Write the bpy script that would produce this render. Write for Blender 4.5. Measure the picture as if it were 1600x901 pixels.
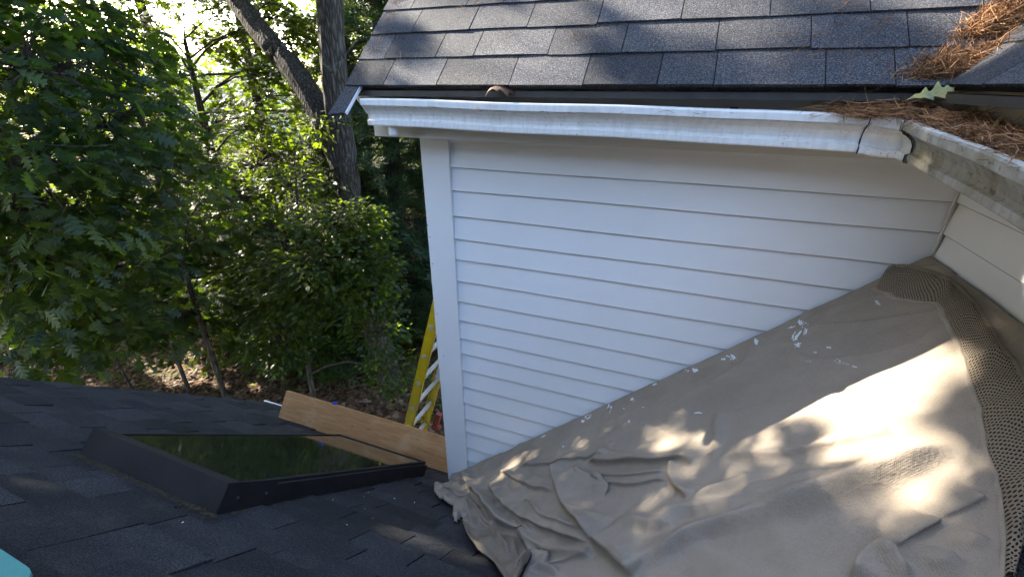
import bpy, bmesh, math, random
import numpy as np
from mathutils import Vector, Matrix

random.seed(7)
RNG = np.random.default_rng(11)
scn = bpy.context.scene
for o in list(bpy.data.objects):
    bpy.data.objects.remove(o)

# ------------------------------------------------------------------ camera
F_PX = 690.66
RC = np.array([[0.93283389, 0.36030544, -0.00096419],
               [0.15077449, -0.39278411, -0.90718669],
               [-0.32724302, 0.84610911, -0.4207272]])
CC = np.array([1.10571642, -1.75261062, 0.23130595])
cam_d = bpy.data.cameras.new('camera')
cam = bpy.data.objects.new('camera', cam_d)
scn.collection.objects.link(cam)
m3 = Matrix((RC[0], -RC[1], -RC[2])).transposed()
cam.matrix_world = Matrix.Translation(Vector(CC)) @ m3.to_4x4()
cam_d.sensor_width = 36.0
cam_d.lens = F_PX * 36.0 / 1600.0
cam_d.clip_start = 0.02
cam_d.clip_end = 500
scn.camera = cam

# ------------------------------------------------------------------ light
SUN = np.array([-1.5, 0.30, 1.0]); SUN = SUN / np.linalg.norm(SUN)      # towards the sun
w = bpy.data.worlds.new('World'); scn.world = w; w.use_nodes = True
nt = w.node_tree
sky = nt.nodes.new('ShaderNodeTexSky'); sky.sky_type = 'NISHITA'; sky.sun_disc = False
sky.sun_elevation = math.asin(SUN[2]); sky.sun_rotation = math.atan2(SUN[0], SUN[1])
sky.altitude = 50; sky.dust_density = 2.6; sky.ozone_density = .7
nt.links.new(sky.outputs[0], nt.nodes['Background'].inputs[0])
nt.nodes['Background'].inputs[1].default_value = 0.15
sd = bpy.data.lights.new('sun', 'SUN'); sd.energy = 4.0; sd.angle = math.radians(0.5); sd.color = (1.0, 0.90, 0.74)
so = bpy.data.objects.new('sun', sd); scn.collection.objects.link(so)
so.rotation_euler = Vector(SUN).to_track_quat('Z', 'Y').to_euler()
scn.view_settings.view_transform = 'Standard'
scn.view_settings.look = 'None'
scn.view_settings.gamma = 1.0
scn.view_settings.exposure = 3.2
scn.view_settings.use_curve_mapping = False
try:
    scn.cycles.max_bounces = 7; scn.cycles.diffuse_bounces = 4; scn.cycles.transmission_bounces = 5
    scn.cycles.transparent_max_bounces = 8; scn.cycles.glossy_bounces = 3
    scn.cycles.use_denoising = True
except Exception:
    pass

# ------------------------------------------------------------------ helpers
C = scn.collection

def tag(o, label=None, cat=None, group=None, kind=None):
    if label: o['label'] = label
    if cat: o['category'] = cat
    if group: o['group'] = group
    if kind: o['kind'] = kind
    return o

def empty(name, loc=(0, 0, 0), **k):
    o = bpy.data.objects.new(name, None); o.location = loc; C.objects.link(o); o.empty_display_size = .2
    return tag(o, **k)

def mesh_obj(name, V, F, mat, parent=None, tint=None, uv=None, smooth=False, origin=None):
    """V (n,3) world, F list/array of faces"""
    V = np.asarray(V, dtype=np.float32)
    me = bpy.data.meshes.new(name)
    if isinstance(F, np.ndarray) and F.ndim == 2:
        nf, k = F.shape
        idx = F.reshape(-1).astype(np.int32); st = np.arange(nf, dtype=np.int32) * k; tot = np.full(nf, k, np.int32)
    else:
        idx = np.array([i for f in F for i in f], dtype=np.int32)
        tot = np.array([len(f) for f in F], dtype=np.int32); st = np.concatenate([[0], np.cumsum(tot)[:-1]]).astype(np.int32)
    off = np.zeros(3, np.float32)
    q_ = parent
    while q_ is not None: off = off + np.array(q_.matrix_basis.translation, dtype=np.float32); q_ = q_.parent
    V = V - off
    me.vertices.add(len(V)); me.vertices.foreach_set('co', V.reshape(-1))
    me.loops.add(len(idx)); me.loops.foreach_set('vertex_index', idx)
    me.polygons.add(len(tot)); me.polygons.foreach_set('loop_start', st); me.polygons.foreach_set('loop_total', tot)
    me.polygons.foreach_set('use_smooth', np.full(len(tot), bool(smooth)))
    me.update(calc_edges=True)
    if tint is not None:
        a = me.attributes.new('tint', 'FLOAT', 'POINT'); a.data.foreach_set('value', np.asarray(tint, np.float32))
    if uv is not None:
        l = me.uv_layers.new(name='UVMap'); l.data.foreach_set('uv', np.asarray(uv, np.float32)[idx].reshape(-1))
    me.validate(clean_customdata=False)
    o = bpy.data.objects.new(name, me); C.objects.link(o)
    if mat: me.materials.append(mat)
    if parent is not None: o.parent = parent
    return o

class MB:
    def __init__(s): s.v = []; s.f = []; s.t = []
    def add(s, V, F, t=0.5):
        b = len(s.v)
        for p in V: s.v.append(tuple(p)); s.t.append(t)
        for f in F: s.f.append([b + i for i in f])
    def hexa(s, P, t=.5):   # 8 points: bottom 0-3, top 4-7
        s.add(P, [(0, 3, 2, 1), (4, 5, 6, 7), (0, 1, 5, 4), (1, 2, 6, 5), (2, 3, 7, 6), (3, 0, 4, 7)], t)
    def box(s, a, b, t=.5):
        x0, y0, z0 = a; x1, y1, z1 = b
        s.hexa([(x0, y0, z0), (x1, y0, z0), (x1, y1, z0), (x0, y1, z0), (x0, y0, z1), (x1, y0, z1), (x1, y1, z1), (x0, y1, z1)], t)
    def obox(s, c, ax, ay, az, t=.5):   # centre and half-axis vectors
        c, ax, ay, az = [np.array(q, float) for q in (c, ax, ay, az)]
        s.hexa([c - ax - ay - az, c + ax - ay - az, c + ax + ay - az, c - ax + ay - az,
                c - ax - ay + az, c + ax - ay + az, c + ax + ay + az, c - ax + ay + az], t)
    def tube(s, pts, rad, n=8, t=.5, caps=True, jit=0):
        pts = [np.array(p, float) for p in pts]
        if not hasattr(rad, '__len__'): rad = [rad] * len(pts)
        b = len(s.v); up = None
        for i, p in enumerate(pts):
            d = pts[min(i + 1, len(pts) - 1)] - pts[max(i - 1, 0)]; d = d / (np.linalg.norm(d) + 1e-9)
            if up is None:
                up = np.array([0, 0, 1.]) if abs(d[2]) < .9 else np.array([1., 0, 0])
            a = np.cross(d, up); a /= np.linalg.norm(a); c = np.cross(a, d); up = c
            for k in range(n):
                th = 2 * math.pi * k / n; r = rad[i] * (1 + (jit * math.sin(th * 3 + i * .7) if jit else 0))
                s.v.append(tuple(p + r * (math.cos(th) * a + math.sin(th) * c))); s.t.append(t)
        for i in range(len(pts) - 1):
            for k in range(n):
                s.f.append([b + i * n + k, b + i * n + (k + 1) % n, b + (i + 1) * n + (k + 1) % n, b + (i + 1) * n + k])
        if caps:
            s.f.append([b + k for k in range(n)][::-1]); s.f.append([b + (len(pts) - 1) * n + k for k in range(n)])
    def build(s, name, mat, parent=None, smooth=False, bevel=0, label=None):
        o = mesh_obj(name, s.v, s.f, mat, parent, tint=s.t, smooth=smooth)
        if bevel:
            md = o.modifiers.new('bevel', 'BEVEL'); md.width = bevel; md.segments = 2; md.limit_method = 'ANGLE'
        if label: o['label'] = label
        return o

def ray(x, y): return RC.T @ np.array([(x - 800) / F_PX, (y - 450.5) / F_PX, 1.0])
def at(x, y, depth): return CC + ray(x, y) * depth
def hit(x, y, n, d):
    r = ray(x, y); n = np.array(n, float)
    return CC + r * ((d - n @ CC) / (n @ r))
ZW = -2.047; SD = .93; SM = .88
def hitD(x, y, off=.02): return hit(x, y, (-SD, 0, 1), ZW + off)
def hitM(x, y, off=.0): return hit(x, y, (0, SM, 1), ZW + off)

# ------------------------------------------------------------------ materials
class NT:
    def __init__(s, name, rough=.6, spec=.5):
        s.m = bpy.data.materials.new(name); s.m.use_nodes = True; s.t = s.m.node_tree
        s.b = s.t.nodes['Principled BSDF']; s.b.inputs['Roughness'].default_value = rough
        s.b.inputs['Specular IOR Level'].default_value = spec
        s.out = s.t.nodes['Material Output']
    def n(s, typ, **k):
        x = s.t.nodes.new(typ)
        for a, v in k.items():
            if a in x.inputs.keys() if isinstance(a, str) and not hasattr(x, a) else False: x.inputs[a].default_value = v
            else: setattr(x, a, v)
        return x
    def L(s, a, b): s.t.links.new(a, b)
    def coords(s, scale=(1, 1, 1), kind='Object', rot=(0, 0, 0)):
        tc = s.n('ShaderNodeTexCoord'); mp = s.n('ShaderNodeMapping'); mp.inputs['Scale'].default_value = scale
        mp.inputs['Rotation'].default_value = rot
        s.L(tc.outputs[kind], mp.inputs[0]); return mp.outputs[0]
    def noise(s, vec, scale, detail=4, rough=.55):
        x = s.n('ShaderNodeTexNoise'); x.inputs['Scale'].default_value = scale; x.inputs['Detail'].default_value = detail
        x.inputs['Roughness'].default_value = rough; s.L(vec, x.inputs['Vector']); return x.outputs['Fac']
    def vor(s, vec, scale, feature='F1', out='Distance'):
        x = s.n('ShaderNodeTexVoronoi'); x.feature = feature; x.inputs['Scale'].default_value = scale; s.L(vec, x.inputs['Vector']); return x.outputs[out]
    def ramp(s, fac, stops, interp='LINEAR'):
        x = s.n('ShaderNodeValToRGB'); e = x.color_ramp.elements; x.color_ramp.interpolation = interp
        while len(e) < len(stops): e.new(.5)
        for q, (p, c) in zip(e, stops):
            q.position = p; q.color = (c, c, c, 1) if not hasattr(c, '__len__') else (*c, 1)
        s.L(fac, x.inputs[0]); return x.outputs['Color']
    def mix(s, fac, a, b, mode='MIX'):
        x = s.n('ShaderNodeMix'); x.data_type = 'RGBA'; x.blend_type = mode
        for v, i in ((fac, 0), (a, 6), (b, 7)):
            if hasattr(v, 'is_output') or isinstance(v, bpy.types.NodeSocket): s.L(v, x.inputs[i])
            else: x.inputs[i].default_value = v if i == 0 else ((*v, 1) if len(v) == 3 else v)
        return x.outputs[2]
    def math(s, op, a, b=0.0, c=None):
        x = s.n('ShaderNodeMath'); x.operation = op
        for i, v in enumerate((a, b) if c is None else (a, b, c)):
            if isinstance(v, bpy.types.NodeSocket): s.L(v, x.inputs[i])
            else: x.inputs[i].default_value = v
        return x.outputs[0]
    def attr(s, name='tint'):
        x = s.n('ShaderNodeAttribute'); x.attribute_name = name; return x.outputs['Fac']
    def col(s, c):
        if isinstance(c, bpy.types.NodeSocket): s.L(c, s.b.inputs['Base Color'])
        else: s.b.inputs['Base Color'].default_value = (*c, 1)
    def bump(s, h, strength=.5, dist=.01):
        x = s.n('ShaderNodeBump'); x.inputs['Strength'].default_value = strength; x.inputs['Distance'].default_value = dist
        s.L(h, x.inputs['Height']); s.L(x.outputs[0], s.b.inputs['Normal'])
    def rough(s, v): s.L(v, s.b.inputs['Roughness'])

def M_shingle(name, c0=(.022, .024, .030), c1=(.075, .080, .095)):
    g = NT(name, .85, .25); v = g.coords()
    gr = g.noise(v, 260, 3, .85)
    gran = g.ramp(gr, [(.38, c0), (.50, tuple(.42 * (a + b) for a, b in zip(c0, c1))), (.58, c1), (.70, tuple(min(1, q * 2.4) for q in c1))])
    t = g.ramp(g.attr(), [(0, .55), (1, 1.35)])
    c = g.mix(1.0, gran, t, 'MULTIPLY')
    pat = g.ramp(g.noise(v, 3.5, 5), [(.3, .78), (.7, 1.18)])
    c = g.mix(1.0, c, pat, 'MULTIPLY')
    dust = g.ramp(g.noise(v, 7, 6, .7), [(.55, 0.), (.8, .35)])
    c = g.mix(dust, c, (.10, .085, .065))
    g.col(c); g.bump(g.noise(v, 300, 3, .8), .8, .005)
    return g.m

def M_white(name, base=(.80, .81, .82), dirt=.25, grain=True, sheen=.45):
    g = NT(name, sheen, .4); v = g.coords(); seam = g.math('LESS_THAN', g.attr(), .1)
    n1 = g.ramp(g.noise(v, 2.2, 5), [(.35, 0), (.75, dirt)])
    c = g.mix(n1, base, tuple(q * .80 for q in (base[0], base[1] * .985, base[2] * .95)))
    vz = g.coords((1, 1, 14))
    n2 = g.noise(g.coords((2.0, 2.0, 60)), 3, 6, .65)
    sp = g.ramp(g.noise(v, 95, 2), [(.75, 0), (.80, .35)])
    c = g.mix(sp, c, (.35, .34, .32))
    c = g.mix(seam, c, (.17, .165, .155))  # lap strips: shadow gap and dirt painted in as a dark colour
    g.col(c)
    if grain: g.bump(n2, .35, .002)
    return g.m

def M_gutter(name):
    g = NT(name, .42, .5); v = g.coords()
    streak = g.noise(g.coords((55, 55, 1.2)), 1, 6, .7)
    c = g.mix(g.ramp(streak, [(.42, 0), (.75, .5)]), (.80, .79, .76), (.50, .475, .43))
    m2 = g.noise(v, 6, 6, .7)
    c = g.mix(g.ramp(m2, [(.55, 0), (.76, .45)]), c, (.38, .34, .28))
    sp = g.ramp(g.noise(v, 120, 3), [(.66, 0), (.72, .7)])
    c = g.mix(sp, c, (.16, .13, .10))
    g.col(c); g.bump(m2, .15, .002)
    return g.m

def M_mossy(name):
    g = NT(name, .6, .4); v = g.coords()
    m2 = g.noise(v, 9, 7, .72)
    streak = g.noise(g.coords((40, 40, 1.0)), 1, 5, .7)
    c = g.mix(g.ramp(streak, [(.35, 0), (.7, .8)]), (.46, .44, .40), (.27, .25, .205))
    c = g.mix(g.ramp(m2, [(.44, 0), (.62, .8)]), c, (.22, .19, .11))
    c = g.mix(g.ramp(g.noise(v, 60, 3), [(.60, 0), (.68, .7)]), c, (.10, .085, .04))
    g.col(c); g.bump(m2, .3, .003)
    return g.m

def M_plain(name, c, rough=.6, spec=.4, var=.2, scale=12, metal=0, bump=0):
    g = NT(name, rough, spec); v = g.coords()
    n = g.noise(v, scale, 5, .65)
    g.col(g.mix(g.ramp(n, [(.3, 0), (.75, 1)]), tuple(q * (1 - var) for q in c), tuple(min(1, q * (1 + var)) for q in c)))
    g.b.inputs['Metallic'].default_value = metal
    if bump: g.bump(g.noise(v, scale * 6, 4), bump, .004)
    return g.m

def M_leaf(name, dark, light, trans=(.35, .55, .06), tfac=.42, rough=.45):
    g = NT(name, rough, .35)
    c = g.ramp(g.attr(), [(0, dark), (.7, tuple(.5 * (a + b) for a, b in zip(dark, light))), (1, light)])
    g.col(c)
    tr = g.n('ShaderNodeBsdfTranslucent')
    tc = g.mix(g.attr(), tuple(q * .6 for q in trans), trans); g.L(tc, tr.inputs[0])
    mx = g.n('ShaderNodeMixShader'); mx.inputs[0].default_value = tfac
    g.L(g.b.outputs[0], mx.inputs[1]); g.L(tr.outputs[0], mx.inputs[2]); g.L(mx.outputs[0], g.out.inputs[0])
    return g.m

def M_bark(name, a=(.018, .015, .013), b=(.075, .065, .055)):
    g = NT(name, .9, .2); v = g.coords((9, 9, 1.6))
    n = g.vor(v, 2.2, 'DISTANCE_TO_EDGE'); n2 = g.noise(g.coords((8, 8, 2.5)), 3, 7, .7)
    r = g.math('ADD', g.math('MULTIPLY', n, 1.2), g.math('MULTIPLY', n2, .6))
    c = g.mix(g.ramp(r, [(.30, 0), (.75, 1)]), a, b)
    lich = g.ramp(g.noise(g.coords(), 2.6, 6, .75), [(.58, 0), (.66, .6)])
    c = g.mix(lich, c, (.13, .14, .12))
    g.col(c); g.bump(r, 1.0, .05)
    return g.m

MAT = {}
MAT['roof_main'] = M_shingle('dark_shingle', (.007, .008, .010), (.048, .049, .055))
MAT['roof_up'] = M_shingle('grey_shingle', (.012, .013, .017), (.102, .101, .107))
MAT['white'] = M_white('white_paint')
MAT['wood_white'] = M_white('white_trim', (.80, .81, .82), .15)
MAT['gutter'] = M_gutter('white_gutter_paint')
MAT['mossy'] = M_mossy('mossy_gutter_paint')
MAT['caulk'] = M_plain('black_caulk', (.02, .018, .016), .5, .4, .3, 40)
MAT['drip'] = M_plain('dark_drip_edge', (.055, .05, .045), .45, .5, .3, 20)
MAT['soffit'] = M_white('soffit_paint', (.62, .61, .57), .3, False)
MAT['alu'] = M_plain('bare_aluminium', (.40, .40, .37), .5, .5, .15, 30, .25)
MAT['bronze'] = M_plain('bronze_flashing', (.020, .018, .019), .65, .2, .35, 9, .0)
MAT['dirt'] = M_plain('dry_dirt', (.085, .070, .048), .95, .1, .5, 60, 0, .8)
MAT['yellow'] = M_plain('yellow_fibreglass', (.46, .34, .010), .4, .4, .12, 14)
MAT['red'] = M_plain('red_plastic', (.20, .022, .012), .45, .4, .15, 20)
MAT['blue'] = M_plain('blue_plastic', (.01, .04, .40), .4, .5, .1, 20)
MAT['teal'] = M_plain('teal_foam', (.085, .27, .25), .6, .3, .06, 60)
MAT['label'] = M_plain('silver_label', (.5, .5, .48), .5, .4, .2, 60)
MAT['needle'] = None

def M_needle():
    g = NT('dry_needles', .7, .25)
    g.col(g.ramp(g.attr(), [(0, (.055, .024, .011)), (.5, (.20, .092, .034)), (1, (.38, .21, .095))]))
    return g.m
MAT['needle'] = M_needle()

def M_plank():
    g = NT('raw_pine_board', .6, .3)
    v = g.coords((1.2, 26, 26)); w_ = g.n('ShaderNodeTexWave'); w_.bands_direction = 'Z'
    v2 = g.coords((.9, 9, 9)); n = g.noise(v2, 3.0, 5, .6)
    n3 = g.noise(g.coords((2, 90, 90)), 3, 4, .6)
    c = g.ramp(n, [(.32, (.27, .13, .05)), (.44, (.40, .205, .082)), (.5, (.33, .16, .06)), (.58, (.44, .235, .10)), (.7, (.37, .18, .07))])
    c = g.mix(g.ramp(n3, [(.4, 0), (.7, .2)]), c, (.24, .115, .045))
    kn = g.vor(g.coords((3, 9, 9)), 1.6)
    c = g.mix(g.ramp(kn, [(.03, .8), (.09, 0)]), c, (.16, .06, .025))
    c = g.mix(g.ramp(g.noise(g.coords(), 5, 5), [(.55, 0), (.8, .5)]), c, (.55, .38, .22))
    g.col(c); g.bump(n3, .2, .002)
    return g.m
MAT['plank'] = M_plank()

def M_cloth(name='canvas', base=(.325, .278, .225)):
    g = NT(name, .95, .1); v = g.coords()
    n = g.noise(v, 2.6, 6, .6); n2 = g.noise(v, 14, 5, .7)
    c = g.mix(g.ramp(n, [(.3, 0), (.7, 1)]), tuple(q * .84 for q in base), tuple(q * 1.12 for q in base))
    c = g.mix(g.ramp(n2, [(.5, 0), (.8, .35)]), c, (.20, .17, .13))
    st = g.noise(v, 5.2, 4, .5)
    c = g.mix(g.ramp(st, [(.56, 0), (.66, .40)]), c, (.215, .18, .14))
    st2 = g.noise(v, 55, 3, .6)
    c = g.mix(g.ramp(st2, [(.68, 0), (.74, .45)]), c, (.15, .125, .10))
    vw = g.coords((1, 1, 1.0), rot=(0, 0, .42))
    sp = g.n('ShaderNodeSeparateXYZ'); g.L(vw, sp.inputs[0])
    a = g.math('SINE', g.math('MULTIPLY', sp.outputs[0], 1500)); b = g.math('SINE', g.math('MULTIPLY', sp.outputs[1], 1500))
    ab = g.math('MULTIPLY', a, b)
    wv = g.math('ADD', g.math('MULTIPLY', ab, .5), .5)
    c = g.mix(g.math('MULTIPLY', wv, .36), c, tuple(q * .42 for q in base))
    gn = g.noise(v, 330, 2, .8); c = g.mix(g.ramp(gn, [(.5, 0), (.72, .5)]), c, tuple(q * .5 for q in base))
    g.col(c)
    rg = g.math('ABSOLUTE', g.math('SUBTRACT', g.noise(v, 17, 4, .6), .5)); h = g.math('ADD', g.math('MULTIPLY', wv, .10), g.math('ADD', g.math('MULTIPLY', g.noise(v, 30, 6, .75), 1.6), g.math('MULTIPLY', rg, -3.0)))
    g.bump(h, .36, .006)
    return g.m
MAT['cloth'] = M_cloth()
MAT['cloth_dark'] = M_cloth('canvas_underlayer', (.27, .235, .19))
MAT['hem'] = M_cloth('canvas_hem', (.36, .31, .25))
MAT['paint'] = M_plain('pale_blue_white_paint', (.66, .72, .76), .5, .4, .06, 50)

def M_mesh(pitch=.0066, base=(.235, .195, .150)):
    g = NT('perforated_mesh', .9, .1); tc = g.n('ShaderNodeTexCoord')
    mp = g.n('ShaderNodeMapping'); mp.inputs['Scale'].default_value = (1 / pitch, 1 / pitch, 1); mp.inputs['Rotation'].default_value = (0, 0, .785)
    nz = g.n('ShaderNodeTexNoise'); nz.inputs['Scale'].default_value = 26; g.L(tc.outputs['UV'], nz.inputs['Vector']); va = g.n('ShaderNodeVectorMath'); va.operation = 'MULTIPLY_ADD'; g.L(nz.outputs['Color'], va.inputs[0]); va.inputs[1].default_value = (.006, .006, 0); g.L(tc.outputs['UV'], va.inputs[2]); g.L(va.outputs[0], mp.inputs[0]); sp = g.n('ShaderNodeSeparateXYZ'); g.L(mp.outputs[0], sp.inputs[0])
    fx = g.math('ABSOLUTE', g.math('SUBTRACT', g.math('FRACT', sp.outputs[0]), .5))
    fy = g.math('ABSOLUTE', g.math('SUBTRACT', g.math('FRACT', sp.outputs[1]), .5))
    d = g.math('SQRT', g.math('ADD', g.math('MULTIPLY', fx, fx), g.math('MULTIPLY', fy, fy)))
    hole = g.math('LESS_THAN', d, .31)
    g.col(base)
    tr = g.n('ShaderNodeBsdfTransparent'); mx = g.n('ShaderNodeMixShader')
    g.L(hole, mx.inputs[0]); g.L(g.b.outputs[0], mx.inputs[1]); g.L(tr.outputs[0], mx.inputs[2]); g.L(mx.outputs[0], g.out.inputs[0])
    return g.m
MAT['mesh'] = M_mesh()
MAT['mesh_back'] = M_plain('black_mesh_backing', (.022, .019, .016), .9, .1, .2, 50)

def M_glass():
    g = NT('skylight_glass', .04, .6)
    v = g.coords()
    d = g.ramp(g.noise(g.coords((6, 1, 1)), 3, 6, .7), [(.3, .05), (.75, .42)])
    g.col(g.mix(d, (.010, .013, .008), (.055, .062, .035)))
    g.rough(g.ramp(g.noise(v, 8, 5), [(.3, .03), (.8, .13)]))
    g.b.inputs['IOR'].default_value = 1.5
    g.b.inputs['Coat Weight'].default_value = .6
    return g.m
MAT['glass'] = M_glass()

def M_ground():
    g = NT('leaf_litter', .95, .1); v = g.coords()
    n = g.noise(v, 1.0, 8, .65)
    lf = g.vor(v, 11, 'F1', 'Color')
    sp = g.n('ShaderNodeSeparateColor'); g.L(lf, sp.inputs[0])
    c = g.ramp(sp.outputs[0], [(0, (.020, .012, .007)), (.4, (.045, .028, .016)), (.75, (.09, .055, .034)), (1, (.19, .125, .085))])
    gr = g.ramp(g.noise(v, .35, 4), [(.52, 0), (.66, .8)])
    c = g.mix(gr, c, (.07, .10, .025))
    g.col(c); g.bump(g.vor(v, 11), .9, .05)
    return g.m
MAT['ground'] = M_ground()
MAT['oak'] = M_leaf('oak_leaf', (.004, .013, .0045), (.012, .034, .007), (.19, .31, .015), .38)
MAT['maple'] = M_leaf('maple_leaf', (.005, .015, .0045), (.015, .039, .008), (.26, .38, .015), .40)
MAT['pine'] = M_leaf('pine_needle', (.009, .025, .011), (.026, .058, .020), (.12, .20, .03), .25, .5)
MAT['far'] = M_leaf('woodland_leaf', (.008, .018, .006), (.025, .048, .010), (.38, .50, .03), .42)
MAT['bark'] = M_bark('grey_bark')
MAT['bark_dark'] = M_bark('dark_bark', (.028, .022, .018), (.09, .075, .06))
MAT['deadleaf'] = M_plain('dead_leaf', (.075, .040, .020), .7, .3, .4, 60)
MAT['yellowleaf'] = None

# =================================================================== SETTING: ground
GZ = -5.6
def ground_z(x, y):
    return GZ + .05 * np.clip(y - 6, 0, 60) * 1.0 + .12 * np.sin(x * .5 + 1) * np.cos(y * .4) + .02 * np.clip(-x - 8, 0, 40)
def build_ground():
    xs = np.concatenate([np.linspace(-150, -24, 16), np.linspace(-22, 12, 90), np.linspace(16, 120, 12)])
    ys = np.concatenate([np.linspace(-90, -8, 10), np.linspace(-6, 26, 80), np.linspace(30, 160, 16)])
    X, Y = np.meshgrid(xs, ys, indexing='ij'); Z = ground_z(X, Y)
    V = np.stack([X, Y, Z], -1).reshape(-1, 3); ny = len(ys)
    i, j = np.meshgrid(np.arange(len(xs) - 1), np.arange(ny - 1), indexing='ij'); a = (i * ny + j).reshape(-1)
    F = np.stack([a, a + ny, a + ny + 1, a + 1], -1)
    tag(mesh_obj('ground', V, F, MAT['ground'], smooth=True), kind='structure')
build_ground()

# =================================================================== HOUSE
house = empty('house', (0, 0, 0), label='white clapboard house with dark shingle roofs and white gutters, seen from its own roof', cat='house')

# ---- siding (side facing the camera)
ZL = [0, -.1018, -.2023, -.3213, -.4305, -.5327, -.6474, -.7587, -.8659, -.9752, -1.067, -1.1727, -1.2843, -1.3966, -1.5085, -1.6058, -1.7246, -1.83, -1.935, -2.04, -2.15]
def siding_a():
    m = MB()
    x0, x1 = .138, 1.905
    for i in range(1, len(ZL)):
        zb = ZL[i]; zt = ZL[i - 1] + .012
        P = []
        n = 24
        for k in range(n + 1):
            x = x0 + (x1 - x0) * k / n; wob = .0012 * math.sin(x * 5 + i * 2.1)
            P.append((x, wob))
        for k in range(n):
            (xa, wa), (xb, wb) = P[k], P[k + 1]
            m.hexa([(xa, .0 + 0, zb + wa), (xb, 0, zb + wb), (xb, .016, zb + wb), (xa, .016, zb + wa),
                    (xa, .0135, zt), (xb, .0135, zt), (xb, .020, zt), (xa, .020, zt)])
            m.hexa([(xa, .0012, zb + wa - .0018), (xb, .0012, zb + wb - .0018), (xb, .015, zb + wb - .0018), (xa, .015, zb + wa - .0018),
                    (xa, .0010, zb + wa), (xb, .0010, zb + wb), (xb, .015, zb + wb), (xa, .015, zb + wa)], .02)  # thin dark strip standing in for the shadow gap and dirt under each lap
    m.box((.0, .022, -5.6), (1.95, .05, .14))
    return m.build('siding', MAT['white'], house)
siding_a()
mb = MB(); mb.box((.0, -.010, -2.12), (.1395, .016, .14)); cbo = mb.build('corner_board', MAT['wood_white'], house, bevel=.002)
for (px, py) in [(662, 213), (690, 211), (672, 370), (668, 352), (683, 490), (697, 700), (676, 412), (693, 556)]:
    mb = MB(); q = hit(px, py, (0, 1, 0), -.0105); mb.tube([q + (0, .001, 0), q + (0, -.0012, 0)], .0022, 8)
    mb.build('nail_hole', MAT['caulk'], cbo)
mb = MB(); mb.box((.13, -.004, 0.0), (1.9, .016, .12)); mb.build('frieze_board', MAT['wood_white'], house, bevel=.0015)
# ---- siding B (return wall, faces -x)
def siding_b():
    m = MB()
    for i in range(1, len(ZL)):
        zb = ZL[i] - .0; zt = ZL[i - 1] + .012
        n = 20; y0, y1 = -3.2, .0
        for k in range(n):
            ya, yb = y0 + (y1 - y0) * k / n, y0 + (y1 - y0) * (k + 1) / n
            m.hexa([(1.8962, ya, zb), (1.9122, ya, zb), (1.9122, yb, zb), (1.8962, yb, zb),
                    (1.9092, ya, zt), (1.9162, ya, zt), (1.9162, yb, zt), (1.9092, yb, zt)])
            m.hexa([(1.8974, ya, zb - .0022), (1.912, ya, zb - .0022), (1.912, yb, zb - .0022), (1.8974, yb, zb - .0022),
                    (1.8972, ya, zb), (1.912, ya, zb), (1.912, yb, zb), (1.8972, yb, zb)], .02)  # painted shadow-gap and dirt strip, as on the long wall
    m.box((1.8962, -3.2, .0), (1.915, 0, .13)); m.box((1.918, -3.2, -5.6), (1.95, .04, .14))
    return m.build('siding', MAT['white'], house, label='short return wall of white clapboard at the inside corner')
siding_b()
mb = MB(); mb.box((1.8885, -.0075, -.32), (1.8955, -.0015, .06)); mb.build('corner_trim', MAT['soffit'], house, bevel=.002)
# wing side wall (faces -x), not seen from here
mb = MB()
for i in range(52):
    zb = -5.6 + i * .11; mb.hexa([(-.0105, .018, zb), (.004, .018, zb), (.004, 4.0, zb), (-.0105, 4.0, zb), (.0, .018, zb + .112), (.004, .018, zb + .112), (.004, 4, zb + .112), (0, 4, zb + .112)])
mb.add([(-.002, 0.02, .12), (-.002, 4.0, .12), (-.002, 2.0, 2.2)], [(0, 1, 2)])
mb.build('side_wall', MAT['white'], house)
# ---- main wall below main roof eave
mb = MB()
mb.box((-2.15, .30, -5.6), (-.02, .34, -2.45)); mb.box((-2.15, -6, -5.6), (-2.11, .30, -2.45))
mb.add([(-2.12, .3, -2.45), (-2.12, -4, -2.45), (-2.12, -4, 1.35)], [(0, 1, 2)])
mb.build('lower_wall', MAT['white'], house)

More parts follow.
